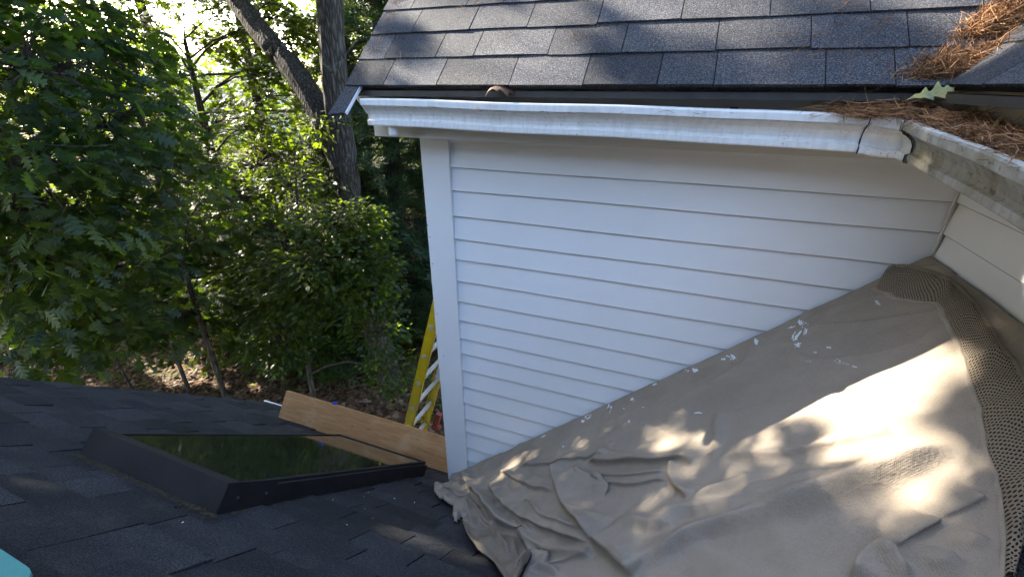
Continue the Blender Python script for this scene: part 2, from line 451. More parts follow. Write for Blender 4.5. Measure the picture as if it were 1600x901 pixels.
# ---- shingle roofs
def shingles(O, eu, ev, n, u0, u1, v0, v1, exp=.1325, tab=.245, hb=(.006, .010), seed=1, gap=.004, base=True, vj=.003, edge=None, two=False):
    r = random.Random(seed); m = MB()
    O, eu, ev, n = [np.array(q, float) for q in (O, eu, ev, n)]
    P = lambda u, v, h: O + eu * u + ev * v + n * h
    if base: m.hexa([P(u0, v0 + .01, -.02), P(u1, v0 + .01, -.02), P(u1, v1, -.02), P(u0, v1, -.02), P(u0, v0 + .01, -.001), P(u1, v0 + .01, -.001), P(u1, v1, -.001), P(u0, v1, -.001)], .1)
    k = 0; v = v0
    while v < v1:
        u = u0; first = True
        ofs = r.uniform(.25, .95) * tab
        wav = [r.uniform(-.004, .006) for _ in range(40)]
        while u < u1 - .01:
            wd = ofs if first else tab * r.choice([.62, .9, 1, 1.06, 1.1, .98]); first = False
            ub = min(u + wd, u1); h = r.uniform(*hb); va = v + r.uniform(-vj, vj); tt = r.random()
            if two and r.random() < .45: h += .005
            ga = 0 if u == u0 else gap / 2; gb = gap / 2 if ub < u1 else 0
            top = v + exp + .03
            ns = 3
            for q in range(ns):
                ua_, ub_ = u + ga + (ub - gb - u - ga) * q / ns, u + ga + (ub - gb - u - ga) * (q + 1) / ns
                j0 = wav[int(ua_ * 9) % 40] if k else 0; j1 = wav[int(ub_ * 9 + .001) % 40] if k else 0
                j0 *= .35; j1 *= .35
                w0, w1 = [.0007 * math.sin(uu * 31 + k) for uu in (ua_, ub_)]
                m.hexa([P(ua_, va + w0, -.0005), P(ub_, va + w1, -.0005), P(ub_, top, -.004), P(ua_, top, -.004),
                        P(ua_, va + w0, h + j0), P(ub_, va + w1, h + j1), P(ub_, top, .0015), P(ua_, top, .0015)], tt)
            u = ub
        v += exp; k += 1
    return m
ct = lambda s: 1 / math.sqrt(1 + s * s)
cA = ct(.93); cM = ct(SM)
RA0 = np.array([0, -.272, .222])
eA = np.array([0, cA, .93 * cA]); nA = np.array([0, -.93 * cA, cA])
m = shingles(RA0, (1, 0, 0), eA, nA, -.135, 3.0, 0, 3.1, exp=.1325, seed=5, gap=.0035)
m.build('upper_roof', MAT['roof_up'], house)
# piece of the rake that runs past the gutter end
mr = MB()
Pm = lambda x, v, h: tuple(RA0 + np.array([x, 0, 0]) + eA * v + nA * h)
mr.hexa([Pm(-.155, -.135, -.012), Pm(-.085, -.125, -.012), Pm(-.075, .03, -.010), Pm(-.135, .03, -.010), Pm(-.155, -.135, -.002), Pm(-.085, -.125, -.002), Pm(-.075, .03, .001), Pm(-.135, .03, .001)])
mr.build('rake_shingle', MAT['roof_up'], house)
mr = MB()
mr.hexa([Pm(-.083, -.125, -.014), Pm(-.080, -.125, -.014), Pm(-.072, .03, -.014), Pm(-.075, .03, -.014), Pm(-.083, -.125, -.003), Pm(-.080, -.125, -.003), Pm(-.072, .03, -.003), Pm(-.075, .03, -.003)])
mr.hexa([Pm(-.13, .0, -.14), Pm(-.112, .0, -.14), Pm(-.112, 3.1, -.14), Pm(-.13, 3.1, -.14), Pm(-.13, .0, -.022), Pm(-.112, .0, -.022), Pm(-.112, 3.1, -.022), Pm(-.13, 3.1, -.022)])
mr.build('rake_board', MAT['wood_white'], house)
# back slope of the wing
mr = MB(); rt = RA0 + eA * 3.1
mr.hexa([(-.135, rt[1], rt[2] - .03), (3.0, rt[1], rt[2] - .03), (3.0, rt[1] + 2.4, rt[2] - 2.2), (-.135, rt[1] + 2.4, rt[2] - 2.2), (-.135, rt[1], rt[2]), (3.0, rt[1], rt[2]), (3.0, rt[1] + 2.4, rt[2] - 2.17), (-.135, rt[1] + 2.4, rt[2] - 2.17)])
mr.build('back_roof', MAT['roof_up'], house)
# side roof B
RB0 = np.array([1.665, 0, .222]); eB = np.array([cA, 0, .93 * cA]); nB = np.array([-.93 * cA, 0, cA])
m = shingles(RB0, (0, 1, 0), eB, nB, -3.3, 2.0, 0, 3.1, exp=.1325, seed=9, gap=.0035)
m.build('side_roof', MAT['roof_up'], house)
# main lower roof
eM = np.array([0, -cM, SM * cM]); nM = np.array([0, SM * cM, cM])
RM0 = np.array([0, .53, ZW - SM * .53])
m = shingles(RM0, (1, 0, 0), eM, nM, -2.29, -.012, 0, .53 / cM, exp=.1325, seed=3, two=True)
m2 = shingles(RM0 + eM * (.1325 * 5), (1, 0, 0), eM, nM, -2.29, 2.6, 0, 5.2, exp=.1325, seed=4, two=True, tab=.25, hb=(.005, .011))
b0 = len(m.v); m.v += m2.v; m.t += m2.t; m.f += [[i + b0 for i in f] for f in m2.f]
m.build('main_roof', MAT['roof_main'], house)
mr = MB()
mr.hexa([(-2.31, .535, ZW - SM * .53 - .03), (-.012, .535, ZW - SM * .53 - .03), (-.012, .548, ZW - SM * .53 - .03), (-2.31, .548, ZW - SM * .53 - .03),
         (-2.31, .535, ZW - SM * .53 + .012), (-.012, .535, ZW - SM * .53 + .012), (-.012, .548, ZW - SM * .53 + .012), (-2.31, .548, ZW - SM * .53 + .012)])
mr.build('eave_drip_edge', MAT['gutter'], house)
# cross roof under the cloth
eD = np.array([ct(SD), 0, SD * ct(SD)]); nD = np.array([-SD * ct(SD), 0, ct(SD)])
m = shingles(np.array([0, 0, ZW - .012]), (0, 1, 0), eD, nD, -2.6, -.002, 0, 2.6, exp=.1325, seed=8, two=True)
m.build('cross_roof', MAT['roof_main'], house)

# ---- eave: fascia, soffit, drip edge
mb = MB()
mb.box((-.11, -.170, .035), (1.76, -.150, .288)); mb.box((1.732, -3.2, .035), (1.752, -.170, .262)); mb.build('fascia', MAT['soffit'], house)
mb = MB(); mb.box((-.11, -.149, .040), (1.90, -.0045, .052)); mb.box((1.753, -3.2, .041), (1.8955, -.150, .053)); mb.build('soffit', MAT['soffit'], house)
mb = MB(); mb.box((-.12, -.245, .199), (1.66, -.165, .207)); mb.box((-.12, -.249, .188), (1.66, -.2455, .2075))
mb.box((1.655, -3.2, .199), (1.74, -.25, .207)); mb.box((1.651, -3.2, .188), (1.6545, -.25, .2075)); mb.build('drip_edge', MAT['drip'], house)

# ---- gutters
PROF = [(.004, .0), (.004, -.090), (.088, -.094), (.096, -.094), (.098, -.090), (.098, -.076), (.090, -.0735), (.0885, -.066), (.090, -.054), (.096, -.042), (.107, -.032), (.118, -.0265), (.1185, -.0225), (.1265, -.0215), (.1275, -.004), (.1260, .0008), (.112, .0022), (.110, -.003)]
def zlipA(x): return .180 - .0125 * (x + .05) + .0015 * math.sin(x * 9) - (.005 if x > 1.3 else 0) * (x - 1.3) / .2
def zlipB(y): return .152 - (.075 * (-.30 - y)) - .002 * math.sin(y * 11)
def sweep(pathpts, z_of, prof, th=.0016, close=False):
    """pathpts: list of (fx(d)->(x,y)) functions; returns MB"""
    m = MB(); n = len(prof)
    inner = []
    for i in range(n):
        a = np.array(prof[max(i - 1, 0)]); b = np.array(prof[min(i + 1, n - 1)]); t = b - a; t = t / np.linalg.norm(t)
        inner.append((prof[i][0] - t[1] * -th * -1, prof[i][1] - t[0] * th * -1))
    for k, f in enumerate(pathpts):
        for (d, z) in prof: x, y = f(d); m.v.append((x, y, z + z_of(k))); m.t.append(.5)
        for (d, z) in inner: x, y = f(d); m.v.append((x, y, z + z_of(k))); m.t.append(.5)
    for k in range(len(pathpts) - 1):
        o0 = k * 2 * n; o1 = o0 + 2 * n
        for i in range(n - 1):
            m.f.append([o0 + i, o0 + i + 1, o1 + i + 1, o1 + i]); m.f.append([o0 + n + i, o1 + n + i, o1 + n + i + 1, o0 + n + i + 1])
        m.f.append([o0, o1, o1 + n, o0 + n]); m.f.append([o0 + n - 1, o0 + 2 * n - 1, o1 + 2 * n - 1, o1 + n - 1])
    return m
YF, XF = -.173, 1.712
xs = np.linspace(-.055, 1.525, 60)
fa = [(lambda d, x=x: (x, YF - d)) for x in xs]
g1 = sweep(fa, lambda k: zlipA(xs[k]), PROF)
gutA = g1.build('gutter', MAT['gutter'], house, smooth=False, label='long white gutter along the upper eave')
mb = MB(); n = len(PROF)
mb.add([(-.056, YF - d, z + zlipA(-.055)) for d, z in PROF] + [(-.0585, YF - d, z + zlipA(-.055)) for d, z in PROF], [list(range(n)), list(range(2 * n - 1, n - 1, -1))] + [[i, (i + 1) % n, n + (i + 1) % n, n + i] for i in range(n)])
mb.build('end_cap', MAT['gutter'], gutA)
for xh in (.03, .29, .62, .93, 1.2):
    mb = MB(); mb.box((xh, YF - .118, .158), (xh + .022, YF - .006, .162)); mb.box((xh, YF - .010, .12), (xh + .022, YF - .0055, .166))
    mb.build('hanger', MAT['drip'], gutA)
# corner joint (one sleeve over the mitre)
ys = np.linspace(-.30, -.36, 5)
PR2 = [(d * 1.0 + (.0025 if i > 1 else 0), z * 1.02 - (.0015 if 1 < i < 14 else -.0015)) for i, (d, z) in enumerate(PROF)]
xj = [1.5255, 1.540, 1.560]
fj = [(lambda d, x=x: (x, YF - d)) for x in xj] + [lambda d: (XF - d, YF - d)] + [(lambda d, y=y: (XF - d, y)) for y in (-.315, -.335)]
zj = [zlipA(1.525), zlipA(1.53) + .001, .152, .149, .148, .1475]
gj = sweep(fj, lambda k: zj[k], PR2); gj.build('corner_joint', MAT['gutter'], gutA)
# caulk seams
for fun, zz in ((lambda d: (1.525 + .002 * math.sin(d * 90), YF - d), zlipA(1.525)), (lambda d: (XF - d - .001, -.336 + .001 * math.sin(d * 60)), .1475)):
    pts = []; mb = MB()
    for d, z in PR2[2:15]:
        x, y = fun(d + .001); pts.append((x, y, z + zz - .0005))
    mb.tube(pts, [.0010, .0012, .002, .0016, .0012, .002, .0014, .0012, .0018, .0016, .0012, .001, .001][:13], 6)
    mb.build('seam', MAT['caulk'], gutA)
ysb = np.linspace(-.337, -2.6, 60)
fb = [(lambda d, y=y: (XF - d, y)) for y in ysb]
g2 = sweep(fb, lambda k: zlipB(ysb[k]), PROF)
gutB = g2.build('gutter', MAT['mossy'], house, label='short stained gutter with moss and needles along its lip')
# downspout outlet stub under gutter end
mb = MB(); mb.tube([(.03, -.235, .088), (.03, -.235, .052), (.03, -.235, .048)], [.020, .020, .017], 16)
mb.build('downspout_outlet', MAT['gutter'], gutA)

# ---- skylight (on the main roof)
def PM(x, y, h): return np.array([x, y, ZW - SM * y]) + nM * h
sk = empty('skylight', (0, 0, 0)); sk.parent = house
X0, X1, Y0, Y1 = -.79, -.106, -1.185, -.112
def curb():
    m = MB(); th = .040; H = .076
    def wall(a, b, c, d, h0=-.01, h1=H): m.hexa([PM(*a, h0), PM(*b, h0), PM(*c, h0), PM(*d, h0), PM(*a, h1), PM(*b, h1), PM(*c, h1), PM(*d, h1)])
    wall((X0, Y0), (X1, Y0), (X1, Y0 + th), (X0, Y0 + th), h1=H + .016)      # head
    wall((X0, Y1 - th), (X1, Y1 - th), (X1, Y1), (X0, Y1), h1=H - .006)
    wall((X0, Y0 + th), (X0 + th, Y0 + th), (X0 + th, Y1 - th), (X0, Y1 - th))
    wall((X1 - th, Y0 + th), (X1, Y0 + th), (X1, Y1 - th), (X1 - th, Y1 - th))
    return m
curb().build('frame', MAT['bronze'], sk, bevel=.003)
mb = MB()
mb.hexa([PM(X0 - .004, Y0 - .017, .0), PM(X1 + .004, Y0 - .017, .0), PM(X1 + .004, Y0 - .001, .0), PM(X0 - .004, Y0 - .001, .0), PM(X0 - .004, Y0 - .010, .100), PM(X1 + .004, Y0 - .010, .100), PM(X1 + .004, Y0 + .004, .100), PM(X0 - .004, Y0 + .004, .100)])
mb.hexa([PM(X1 + .001, Y0 - .012, .0), PM(X1 + .006, Y0 - .012, .0), PM(X1 + .006, Y0 + .16, .0), PM(X1 + .001, Y0 + .16, .0), PM(X1 + .001, Y0 - .012, .100), PM(X1 + .006, Y0 - .012, .100), PM(X1 + .006, Y0 + .15, .094), PM(X1 + .001, Y0 + .15, .094)])
0 and mb.hexa([PM(X0 - .08, Y0 - .06, .010), PM(X1 + .05, Y0 - .06, .010), PM(X1 + .05, Y0 - .012, .010), PM(X0 - .08, Y0 - .012, .010), PM(X0 - .08, Y0 - .06, .012), PM(X1 + .05, Y0 - .06, .012), PM(X1 + .05, Y0 - .012, .013), PM(X0 - .08, Y0 - .012, .013)])
mb.build('flashing', MAT['bronze'], sk, bevel=.0015)
for (sx, sy) in ((X1 + .0065, Y0 + .03), (X1 + .0065, Y0 + .12)):
    mb = MB(); c_ = PM(sx, sy, .05); mb.tube([c_, c_ + (.003, 0, 0)], .005, 8); mb.build('screw', MAT['drip'], sk)
mb = MB()
g = .030
mb.hexa([PM(X0 + g, Y0 + g + .015, .077), PM(X1 - g, Y0 + g + .015, .077), PM(X1 - g, Y1 - .012, .077), PM(X0 + g, Y1 - .012, .077), PM(X0 + g, Y0 + g + .015, .082), PM(X1 - g, Y0 + g + .015, .082), PM(X1 - g, Y1 - .012, .082), PM(X0 + g, Y1 - .012, .082)])
mb.build('glass', MAT['glass'], sk)
mb = MB()
for a, b in (((X0 + .012, Y0 + .02), (X0 + .030, Y1 - .004)), ((X1 - .030, Y0 + .02), (X1 - .012, Y1 - .004)), ((X0 + .030, Y1 - .014), (X1 - .03, Y1 - .002))):
    mb.hexa([PM(a[0], a[1], .072), PM(b[0], a[1], .072), PM(b[0], b[1], .072), PM(a[0], b[1], .072), PM(a[0], a[1], .087), PM(b[0], a[1], .087), PM(b[0], b[1], .087), PM(a[0], b[1], .087)])
mb.build('glazing_trim', MAT['bronze'], sk, bevel=.001)

# =================================================================== DROP CLOTH
def smooth_noise(X, Y, scale, seed, octs=3):
    r = np.random.default_rng(seed); out = np.zeros_like(X); amp = 1
    for o in range(octs):
        for _ in range(5):
            th = r.uniform(0, 6.28); ph = r.uniform(0, 6.28); f = scale * r.uniform(.6, 1.4) * 2 ** o
            out += amp * np.sin(f * (X * math.cos(th) + Y * math.sin(th)) + ph + 1.2 * np.sin(f * .5 * (X * math.sin(th) - Y * math.cos(th)) + ph))
        amp *= .5
    return out / 6
def inpoly(X, Y, poly):
    ins = np.zeros(X.shape, bool); n = len(poly)
    for i in range(n):
        x0, y0 = poly[i]; x1, y1 = poly[(i + 1) % n]
        c = ((y0 > Y) != (y1 > Y)) & (X < (x1 - x0) * (Y - y0) / (y1 - y0 + 1e-12) + x0); ins ^= c
    return ins
def base_z(X, Y):
    a = ZW + SD * X; b = ZW - SM * Y
    k = .05; return k * np.logaddexp(a / k, b / k)
def on_cloth(px, py, h=.02):
    """ray -> cloth base surface"""
    r = ray(px, py); lo, hi = .3, 6.
    f = lambda t: (CC + r * t)[2] - base_z(*(CC + r * t)[:2]) - h
    for t in np.linspace(.4, 5, 400):
        if f(t) < 0: hi = t; break
        lo = t
    for _ in range(30):
        mid = .5 * (lo + hi)
        if f(mid) > 0: lo = mid
        else: hi = mid
    return CC + r * hi
# fold lines, traced on the roof plane: (points, height, width on the lower side, width on the upper side)
def _a(*p): return [(670 + x / 4.27, 690 + y / 4.27) for x, y in p]
def _b(*p): return [(900 + x / 4.27, 690 + y / 4.27) for x, y in p]
def _c(*p): return [(1160 + x / 3.452, 640 + y / 3.452) for x, y in p]
# (points, height, lower width, upper width, overhang)
FOLDS = [
 (_a((600,195),(680,185),(720,180),(830,165),(930,155),(1060,125),(1200,120)), .014, .004, .05, 1),
 (_b((60,150),(240,160),(330,140),(420,160),(560,162),(650,128),(700,155),(790,172)), .024, .005, .07, 1),
 (_b((-60,240),(100,243),(270,243),(400,245),(540,228),(620,215)), .012, .004, .022, 1),
 (_b((60,270),(200,290),(340,305),(430,295),(540,265),(625,258)), .012, .004, .022, 1),
 (_a((470,215),(530,270),(640,300),(700,335),(850,328)), .014, .004, .04, 1),
 (_a((700,330),(760,345),(850,335)), .006, .003, .02, 1),
 (_a((400,300),(450,410),(520,480),(620,540),(740,590),(860,630),(1000,680),(1120,697)), .024, .005, .05, 1),
 (_a((620,425),(680,450),(720,520),(800,545),(870,570),(960,600),(1060,655)), .014, .005, .03, 1),
 (_a((815,165),(850,320),(900,460),(980,570),(1050,650),(1130,705)), .026, .004, .07, 1),
 (_b((180,395),(203,340),(180,300),(100,275),(0,252),(-70,230)), .020, .004, .05, 1),
 (_b((100,670),(200,740),(270,830),(320,870),(390,905)), .030, .005, .06, 1),
 (_b((260,770),(300,790),(350,850)), .008, .004, .02, 1),
 (_b((270,510),(340,560),(420,590),(560,600),(640,612),(720,598)), .014, .012, .04, 0),
 (_b((440,575),(540,510),(660,475),(800,455),(1000,455),(1281,440)), .016, .022, .028, 0),
 (_b((380,880),(560,760),(600,700),(680,640),(780,615),(900,600),(1100,550),(1281,500)), .024, .022, .03, 0),
 (_b((690,440),(780,390),(870,340),(1000,320),(1281,280)), .016, .018, .03, 0),
 (_b((640,150),(608,230),(640,310),(700,360),(745,405)), .016, .004, .03, 1),
 (_b((930,130),(1090,103),(1200,108),(1281,115)) + _c((80,266),(200,266),(350,240),(480,210),(600,180),(850,158)), .016, .009, .05, .35),
 (_c((-100,485),(150,465),(330,460),(440,430),(500,395)), .010, .012, .03, 0),
 (_c((-150,640),(0,600),(300,530),(640,430),(850,340),(1100,230),(1260,150)), .032, .030, .06, 0),
 (_c((780,755),(850,720),(940,665),(1055,598)), .016, .006, .03, .7),
 (_c((1035,592),(1150,550),(1310,465)), .010, .005, .03, .5),
 (_c((590,960),(610,890),(650,830),(700,790),(780,775)), -.022, .006, .03, .8),
 (_c((700,790),(760,830),(820,880),(880,960)), .012, .010, .02, 0),
 (_c((1190,375),(1290,385),(1385,402)), .006, .006, .02, 0),
 (_c((1150,760),(1230,720),(1330,680)), .006, .01, .03, 0),
 (_c((980,895),(1060,830),(1130,780)), .010, .02, .03, 0),
 (_a((262,185),(238,270),(270,330),(330,390),(400,500),(440,560),(580,605)), .028, .005, .035, 1),
 (_a((250,400),(300,450),(360,540),(430,590)), .014, .004, .014, 1),
 (_a((290,378),(350,450),(400,520),(450,590)), .014, .004, .014, 1),
 (_a((360,410),(400,500),(480,570),(580,590),(700,630)), .018, .005, .024, 1),
 (_a((130,262),(180,250),(250,210)), .010, .004, .02, 1),
 (_a((60,330),(120,320),(180,380),(250,410),(290,372)), .014, .004, .018, 1),
 (_a((250,420),(262,500),(300,580)), .012, .004, .014, 1),
 (_a((590,600),(640,660),(700,700),(800,740),(940,765),(1110,768)), .018, .008, .03, .5),
 (_a((780,822),(900,790),(1060,770)), .010, .005, .03, 1),
 (_a((595,920),(620,830),(660,790),(740,775),(790,830)), -.026, .006, .022, 1),
 (_a((640,870),(700,810),(760,800),(840,850),(890,920)), .014, .008, .014, 0),
 (_a((340,590),(420,650),(500,750),(560,880)), .012, .005, .014, 0),
 (_a((540,690),(560,780),(590,870)), .012, .005, .012, 0),
 (_a((590,620),(650,690),(690,760)), .012, .005, .014, 1),
 (_a((620,425),(690,480),(740,540)), .010, .012, .012, 0),
 ([(1180,520),(1175,545),(1150,590)], .006, .012, .012, 0),
 ([(1120,640),(1115,690),(1120,720)], .008, .015, .02, 0),
 ([(1180,700),(1280,655),(1420,600)], .005, .03, .05, 0),
 ([(940,650),(1020,680),(1100,700)], .004, .02, .04, 0),
 ([(1205,660),(1290,655),(1400,610),(1500,570)], .008, .03, .06, 0),
 ([(1060,620),(1130,590),(1200,540)], .004, .02, .03, 0),
]
def cloth_h(X, Y):
    H = .012 + .0035 * smooth_noise(X, Y, 7, 3, 3) + .0010 * smooth_noise(X, Y, 38, 5, 2)
    rd = 1 - np.abs(smooth_noise(X * .8 - Y * .6, (X * .6 + Y * .8) * 2.2, 11, 21, 2)) * 1.6
    H += .006 * np.clip(rd, 0, 1) ** 3
    bunch = np.exp(-((X - .30) ** 2 + (Y + .42) ** 2) / .16)
    rb = 1 - np.abs(smooth_noise(X, Y, 24, 18, 2)) * 1.8
    H += bunch * (.018 + .008 * smooth_noise(X, Y, 20, 8, 3) + .020 * np.clip(rb, 0, 1) ** 2.2)
    DX = np.zeros_like(X); DY = np.zeros_like(X)
    for pts, h, wl, wu, ov in FOLDS:
        P = np.array([on_cloth(*q)[:2] for q in pts]); sg = 1 if h > 0 else -1
        # resample smoothly
        t = np.concatenate([[0], np.cumsum(np.linalg.norm(np.diff(P, axis=0), axis=1))]); tt = np.linspace(0, t[-1], max(8, int(t[-1] / .02)))
        Q = np.stack([np.interp(tt, t, P[:, 0]), np.interp(tt, t, P[:, 1])], -1)
        for _ in range(4 if ov else 14): Q[1:-1] = (Q[:-2] + 2 * Q[1:-1] + Q[2:]) / 4
        tp = .12 if ov else .32
        R = .30; mn = Q.min(0) - R; mx = Q.max(0) + R
        msk = (X > mn[0]) & (X < mx[0]) & (Y > mn[1]) & (Y < mx[1])
        x = X[msk]; y = Y[msk]; best = np.full(x.shape, 1e9); s = np.zeros_like(x); par = np.zeros_like(x); nx = np.zeros_like(x); ny = np.zeros_like(x)
        for i in range(len(Q) - 1):
            a, b = Q[i], Q[i + 1]; d = b - a; L2 = d @ d + 1e-12
            u = np.clip(((x - a[0]) * d[0] + (y - a[1]) * d[1]) / L2, 0, 1)
            ex = x - a[0] - u * d[0]; ey = y - a[1] - u * d[1]; dd = np.hypot(ex, ey)
            cr = d[0] * (y - a[1]) - d[1] * (x - a[0]); upd = dd < best
            best[upd] = dd[upd]; Ld = math.sqrt(L2); nx[upd] = -d[1] / Ld; ny[upd] = d[0] / Ld; s[upd] = np.sign(cr[upd]); par[upd] = ((i + u) / (len(Q) - 1))[upd]
        s = s * sg
        wl_ = np.where(s > 0, wu, wl)   # upper side gentle, lower side steep
        prof = np.where(s > 0, np.exp(-(best / wl_) ** 1.3), np.exp(-(best / wl_) ** 2))
        ends = np.clip(par / tp, 0, 1) * np.clip((1 - par) / tp, 0, 1); ends = ends * ends * (3 - 2 * ends)
        H[msk] += abs(h) * (1.5 if ov else 2.1) * prof * ends
        if ov:
            push = ov * abs(h) * .75 * np.where(s > 0, np.exp(-(best / (wu * .45)) ** 1.2), np.exp(-(best / (wl * .7)) ** 2)) * ends * sg
            DX[msk] -= nx * push; DY[msk] -= ny * push
    for _ in range(1):
        H[1:-1] = (H[:-2] + 2 * H[1:-1] + H[2:]) / 4; H[:, 1:-1] = (H[:, :-2] + 2 * H[:, 1:-1] + H[:, 2:]) / 4
    return H, DX, DY
def C2(px, py): return tuple(on_cloth(px, py)[:2])
def build_cloth():
    st = .0038
    xs = np.arange(-.16, 1.893, st); ys = np.arange(-1.62, -.004, st)
    X, Y = np.meshgrid(xs, ys, indexing='ij')
    H, DX, DY = cloth_h(X, Y)
    # outline
    lft = [C2(*q) for q in _a((130,262),(80,285),(30,280),(33,335),(70,380),(130,415),(160,440),(153,500),(168,530),(190,536),(222,512),(232,560),(280,640),(330,700),(400,750),(440,790),(500,880),(540,930))]
    poly = [(1.892, -.006)] + [(1.2, -.006), (.5, -.006), (.02, -.006)] + lft + [(.86, -1.02), (.95, -1.3), (1.0, -1.6), (1.62, -1.6), (1.67, -1.10), (1.70, -1.02), (1.78, -.93), (1.892, -.86)]
    ins = inpoly(X, Y, poly)
    # drop rolled hem down at the boundary
    Z = base_z(X, Y) + H * 1.25
    # distance to the outline for rounding the edge
    D = np.full(X.shape, 9.)
    for i in range(len(poly)):
        a = np.array(poly[i]); b = np.array(poly[(i + 1) % len(poly)]); d = b - a
        if a[1] > -.01 and b[1] > -.01: continue
        u = np.clip(((X - a[0]) * d[0] + (Y - a[1]) * d[1]) / (d @ d + 1e-12), 0, 1)
        D = np.minimum(D, np.hypot(X - a[0] - u * d[0], Y - a[1] - u * d[1]))
    e = np.clip(D / .02, 0, 1); Z = base_z(X, Y) + H * 1.25 * (.25 + .75 * np.sqrt(e)) + .004
    idx = -np.ones(X.shape, int)
    cell = ins[:-1, :-1] & ins[1:, :-1] & ins[1:, 1:] & ins[:-1, 1:]
    use = np.zeros_like(ins); use[:-1, :-1] |= cell; use[1:, :-1] |= cell; use[1:, 1:] |= cell; use[:-1, 1:] |= cell
    idx[use] = np.arange(use.sum())
    # horizontal displacement makes the folds lean over
    V = np.stack([X[use], Y[use], Z[use]], -1)
    V[:, 0] += (DX * e)[use]; V[:, 1] = np.minimum(V[:, 1] + (DY * e)[use], -.004)
    F = np.stack([idx[:-1, :-1][cell], idx[1:, :-1][cell], idx[1:, 1:][cell], idx[:-1, 1:][cell]], -1)
    o = mesh_obj('drop_cloth', V, F, MAT['cloth'], smooth=True)
    md = o.modifiers.new('thick', 'SOLIDIFY'); md.thickness = .003; md.offset = -1
    tag(o, 'beige canvas drop cloth with folds and paint drips, spread beside the white wall', 'drop cloth')
    return o, (xs, ys, Z)
cloth, CG = build_cloth()
def cloth_at(x, y):
    xs_, ys_, Z_ = CG
    i = int(np.clip((x - xs_[0]) / (xs_[1] - xs_[0]), 0, len(xs_) - 2)); j = int(np.clip((y - ys_[0]) / (ys_[1] - ys_[0]), 0, len(ys_) - 2))
    return Z_[i, j]

def ribbon(inner, outer, name, mat, hh=.02, nu=160, nv=22, puff=.02, wr=.006, lift=.004, seed=0, uvs=1.0):
    def rs(P, n):
        P = np.array([tuple(on_cloth(q[0], q[1], hh)[:2]) for q in P]); t = np.concatenate([[0], np.cumsum(np.linalg.norm(np.diff(P, axis=0), axis=1))])
        tt = np.linspace(0, t[-1], n); Q = np.stack([np.interp(tt, t, P[:, 0]), np.interp(tt, t, P[:, 1])], -1)
        for _ in range(6): Q[1:-1] = (Q[:-2] + 2 * Q[1:-1] + Q[2:]) / 4
        return Q, t[-1]
    A, la = rs(inner, nu); B, lb = rs(outer, nu); L = (la + lb) / 2
    V = []; UV = []
    r = random.Random(seed); ph = [r.uniform(0, 6) for _ in range(6)]
    for i in range(nu):
        w_ = np.linalg.norm(B[i] - A[i])
        for j in range(nv):
            f = j / (nv - 1); p = A[i] * (1 - f) + B[i] * f
            s = i / (nu - 1) * L
            h = puff * math.sin(math.pi * f) ** .6 + wr * math.sin(math.pi * f) * (math.sin(s * 34 + ph[0] + 2 * f) + .7 * math.sin(s * 71 + ph[1] - 3 * f) + .5 * math.sin(s * 19 + 6 * f + ph[2]))
            V.append((p[0], p[1], max(cloth_at(p[0], p[1]), base_z(p[0], p[1]) + .01) + lift + h)); UV.append((s * uvs, f * w_ * 1.35 * uvs))
    V = np.array(V)
    Zg = V[:, 2].reshape(nu, nv)
    for _ in range(2):
        Zg[1:-1] = np.maximum(Zg[1:-1], .25 * Zg[:-2] + .5 * Zg[1:-1] + .25 * Zg[2:])
    V[:, 2] = Zg.reshape(-1)
    i, j = np.meshgrid(np.arange(nu - 1), np.arange(nv - 1), indexing='ij'); a = (i * nv + j).reshape(-1)
    F = np.stack([a, a + nv, a + nv + 1, a + 1], -1)
    return mesh_obj(name, V, F, mat, cloth, uv=UV, smooth=True), V
inn = [(1366,450),(1400,466),(1440,471),(1466,470),(1472,492),(1495,530),(1512,585),(1530,640),(1540,700),(1558,755),(1567,800),(1570,850),(1566,905)]
out = [(1392,415),(1440,420),(1475,432),(1503,452),(1532,486),(1565,535),(1600,590),(1632,650),(1640,730),(1622,800),(1605,840),(1592,875),(1580,912)]
ribbon(inn, out, 'mesh_border', MAT['mesh'], seed=2)
ribbon([(q[0] + 2, q[1]) for q in inn], [(q[0] - 2, q[1] + 1) for q in out], 'mesh_backing', MAT['mesh_back'], seed=2, lift=-.0035)
ribbon([(q[0] - 7, q[1] + 2) for q in inn[:]], [(q[0] + 3, q[1]) for q in inn], 'hem', MAT['hem'], nv=8, puff=.004, wr=.001, lift=.003, seed=3)
inn2 = _a((238,512),(300,575),(380,590),(480,585),(580,605),(640,680),(690,760),(640,840),(600,900),(585,940))
out2 = _a((222,520),(235,570),(283,650),(335,708),(395,748),(440,785),(480,850),(510,890),(530,920),(545,950))
ribbon(inn2, out2, 'mesh_border', MAT['mesh'], nu=70, puff=.020, wr=.010, seed=5, uvs=1.5, lift=.024, hh=.06)
ribbon([(q[0] + 1, q[1] + 1) for q in inn2], [(q[0] - 1, q[1] - 1) for q in out2], 'mesh_backing', MAT['mesh_back'], nu=70, puff=.020, wr=.010, seed=5, lift=.017, hh=.06)
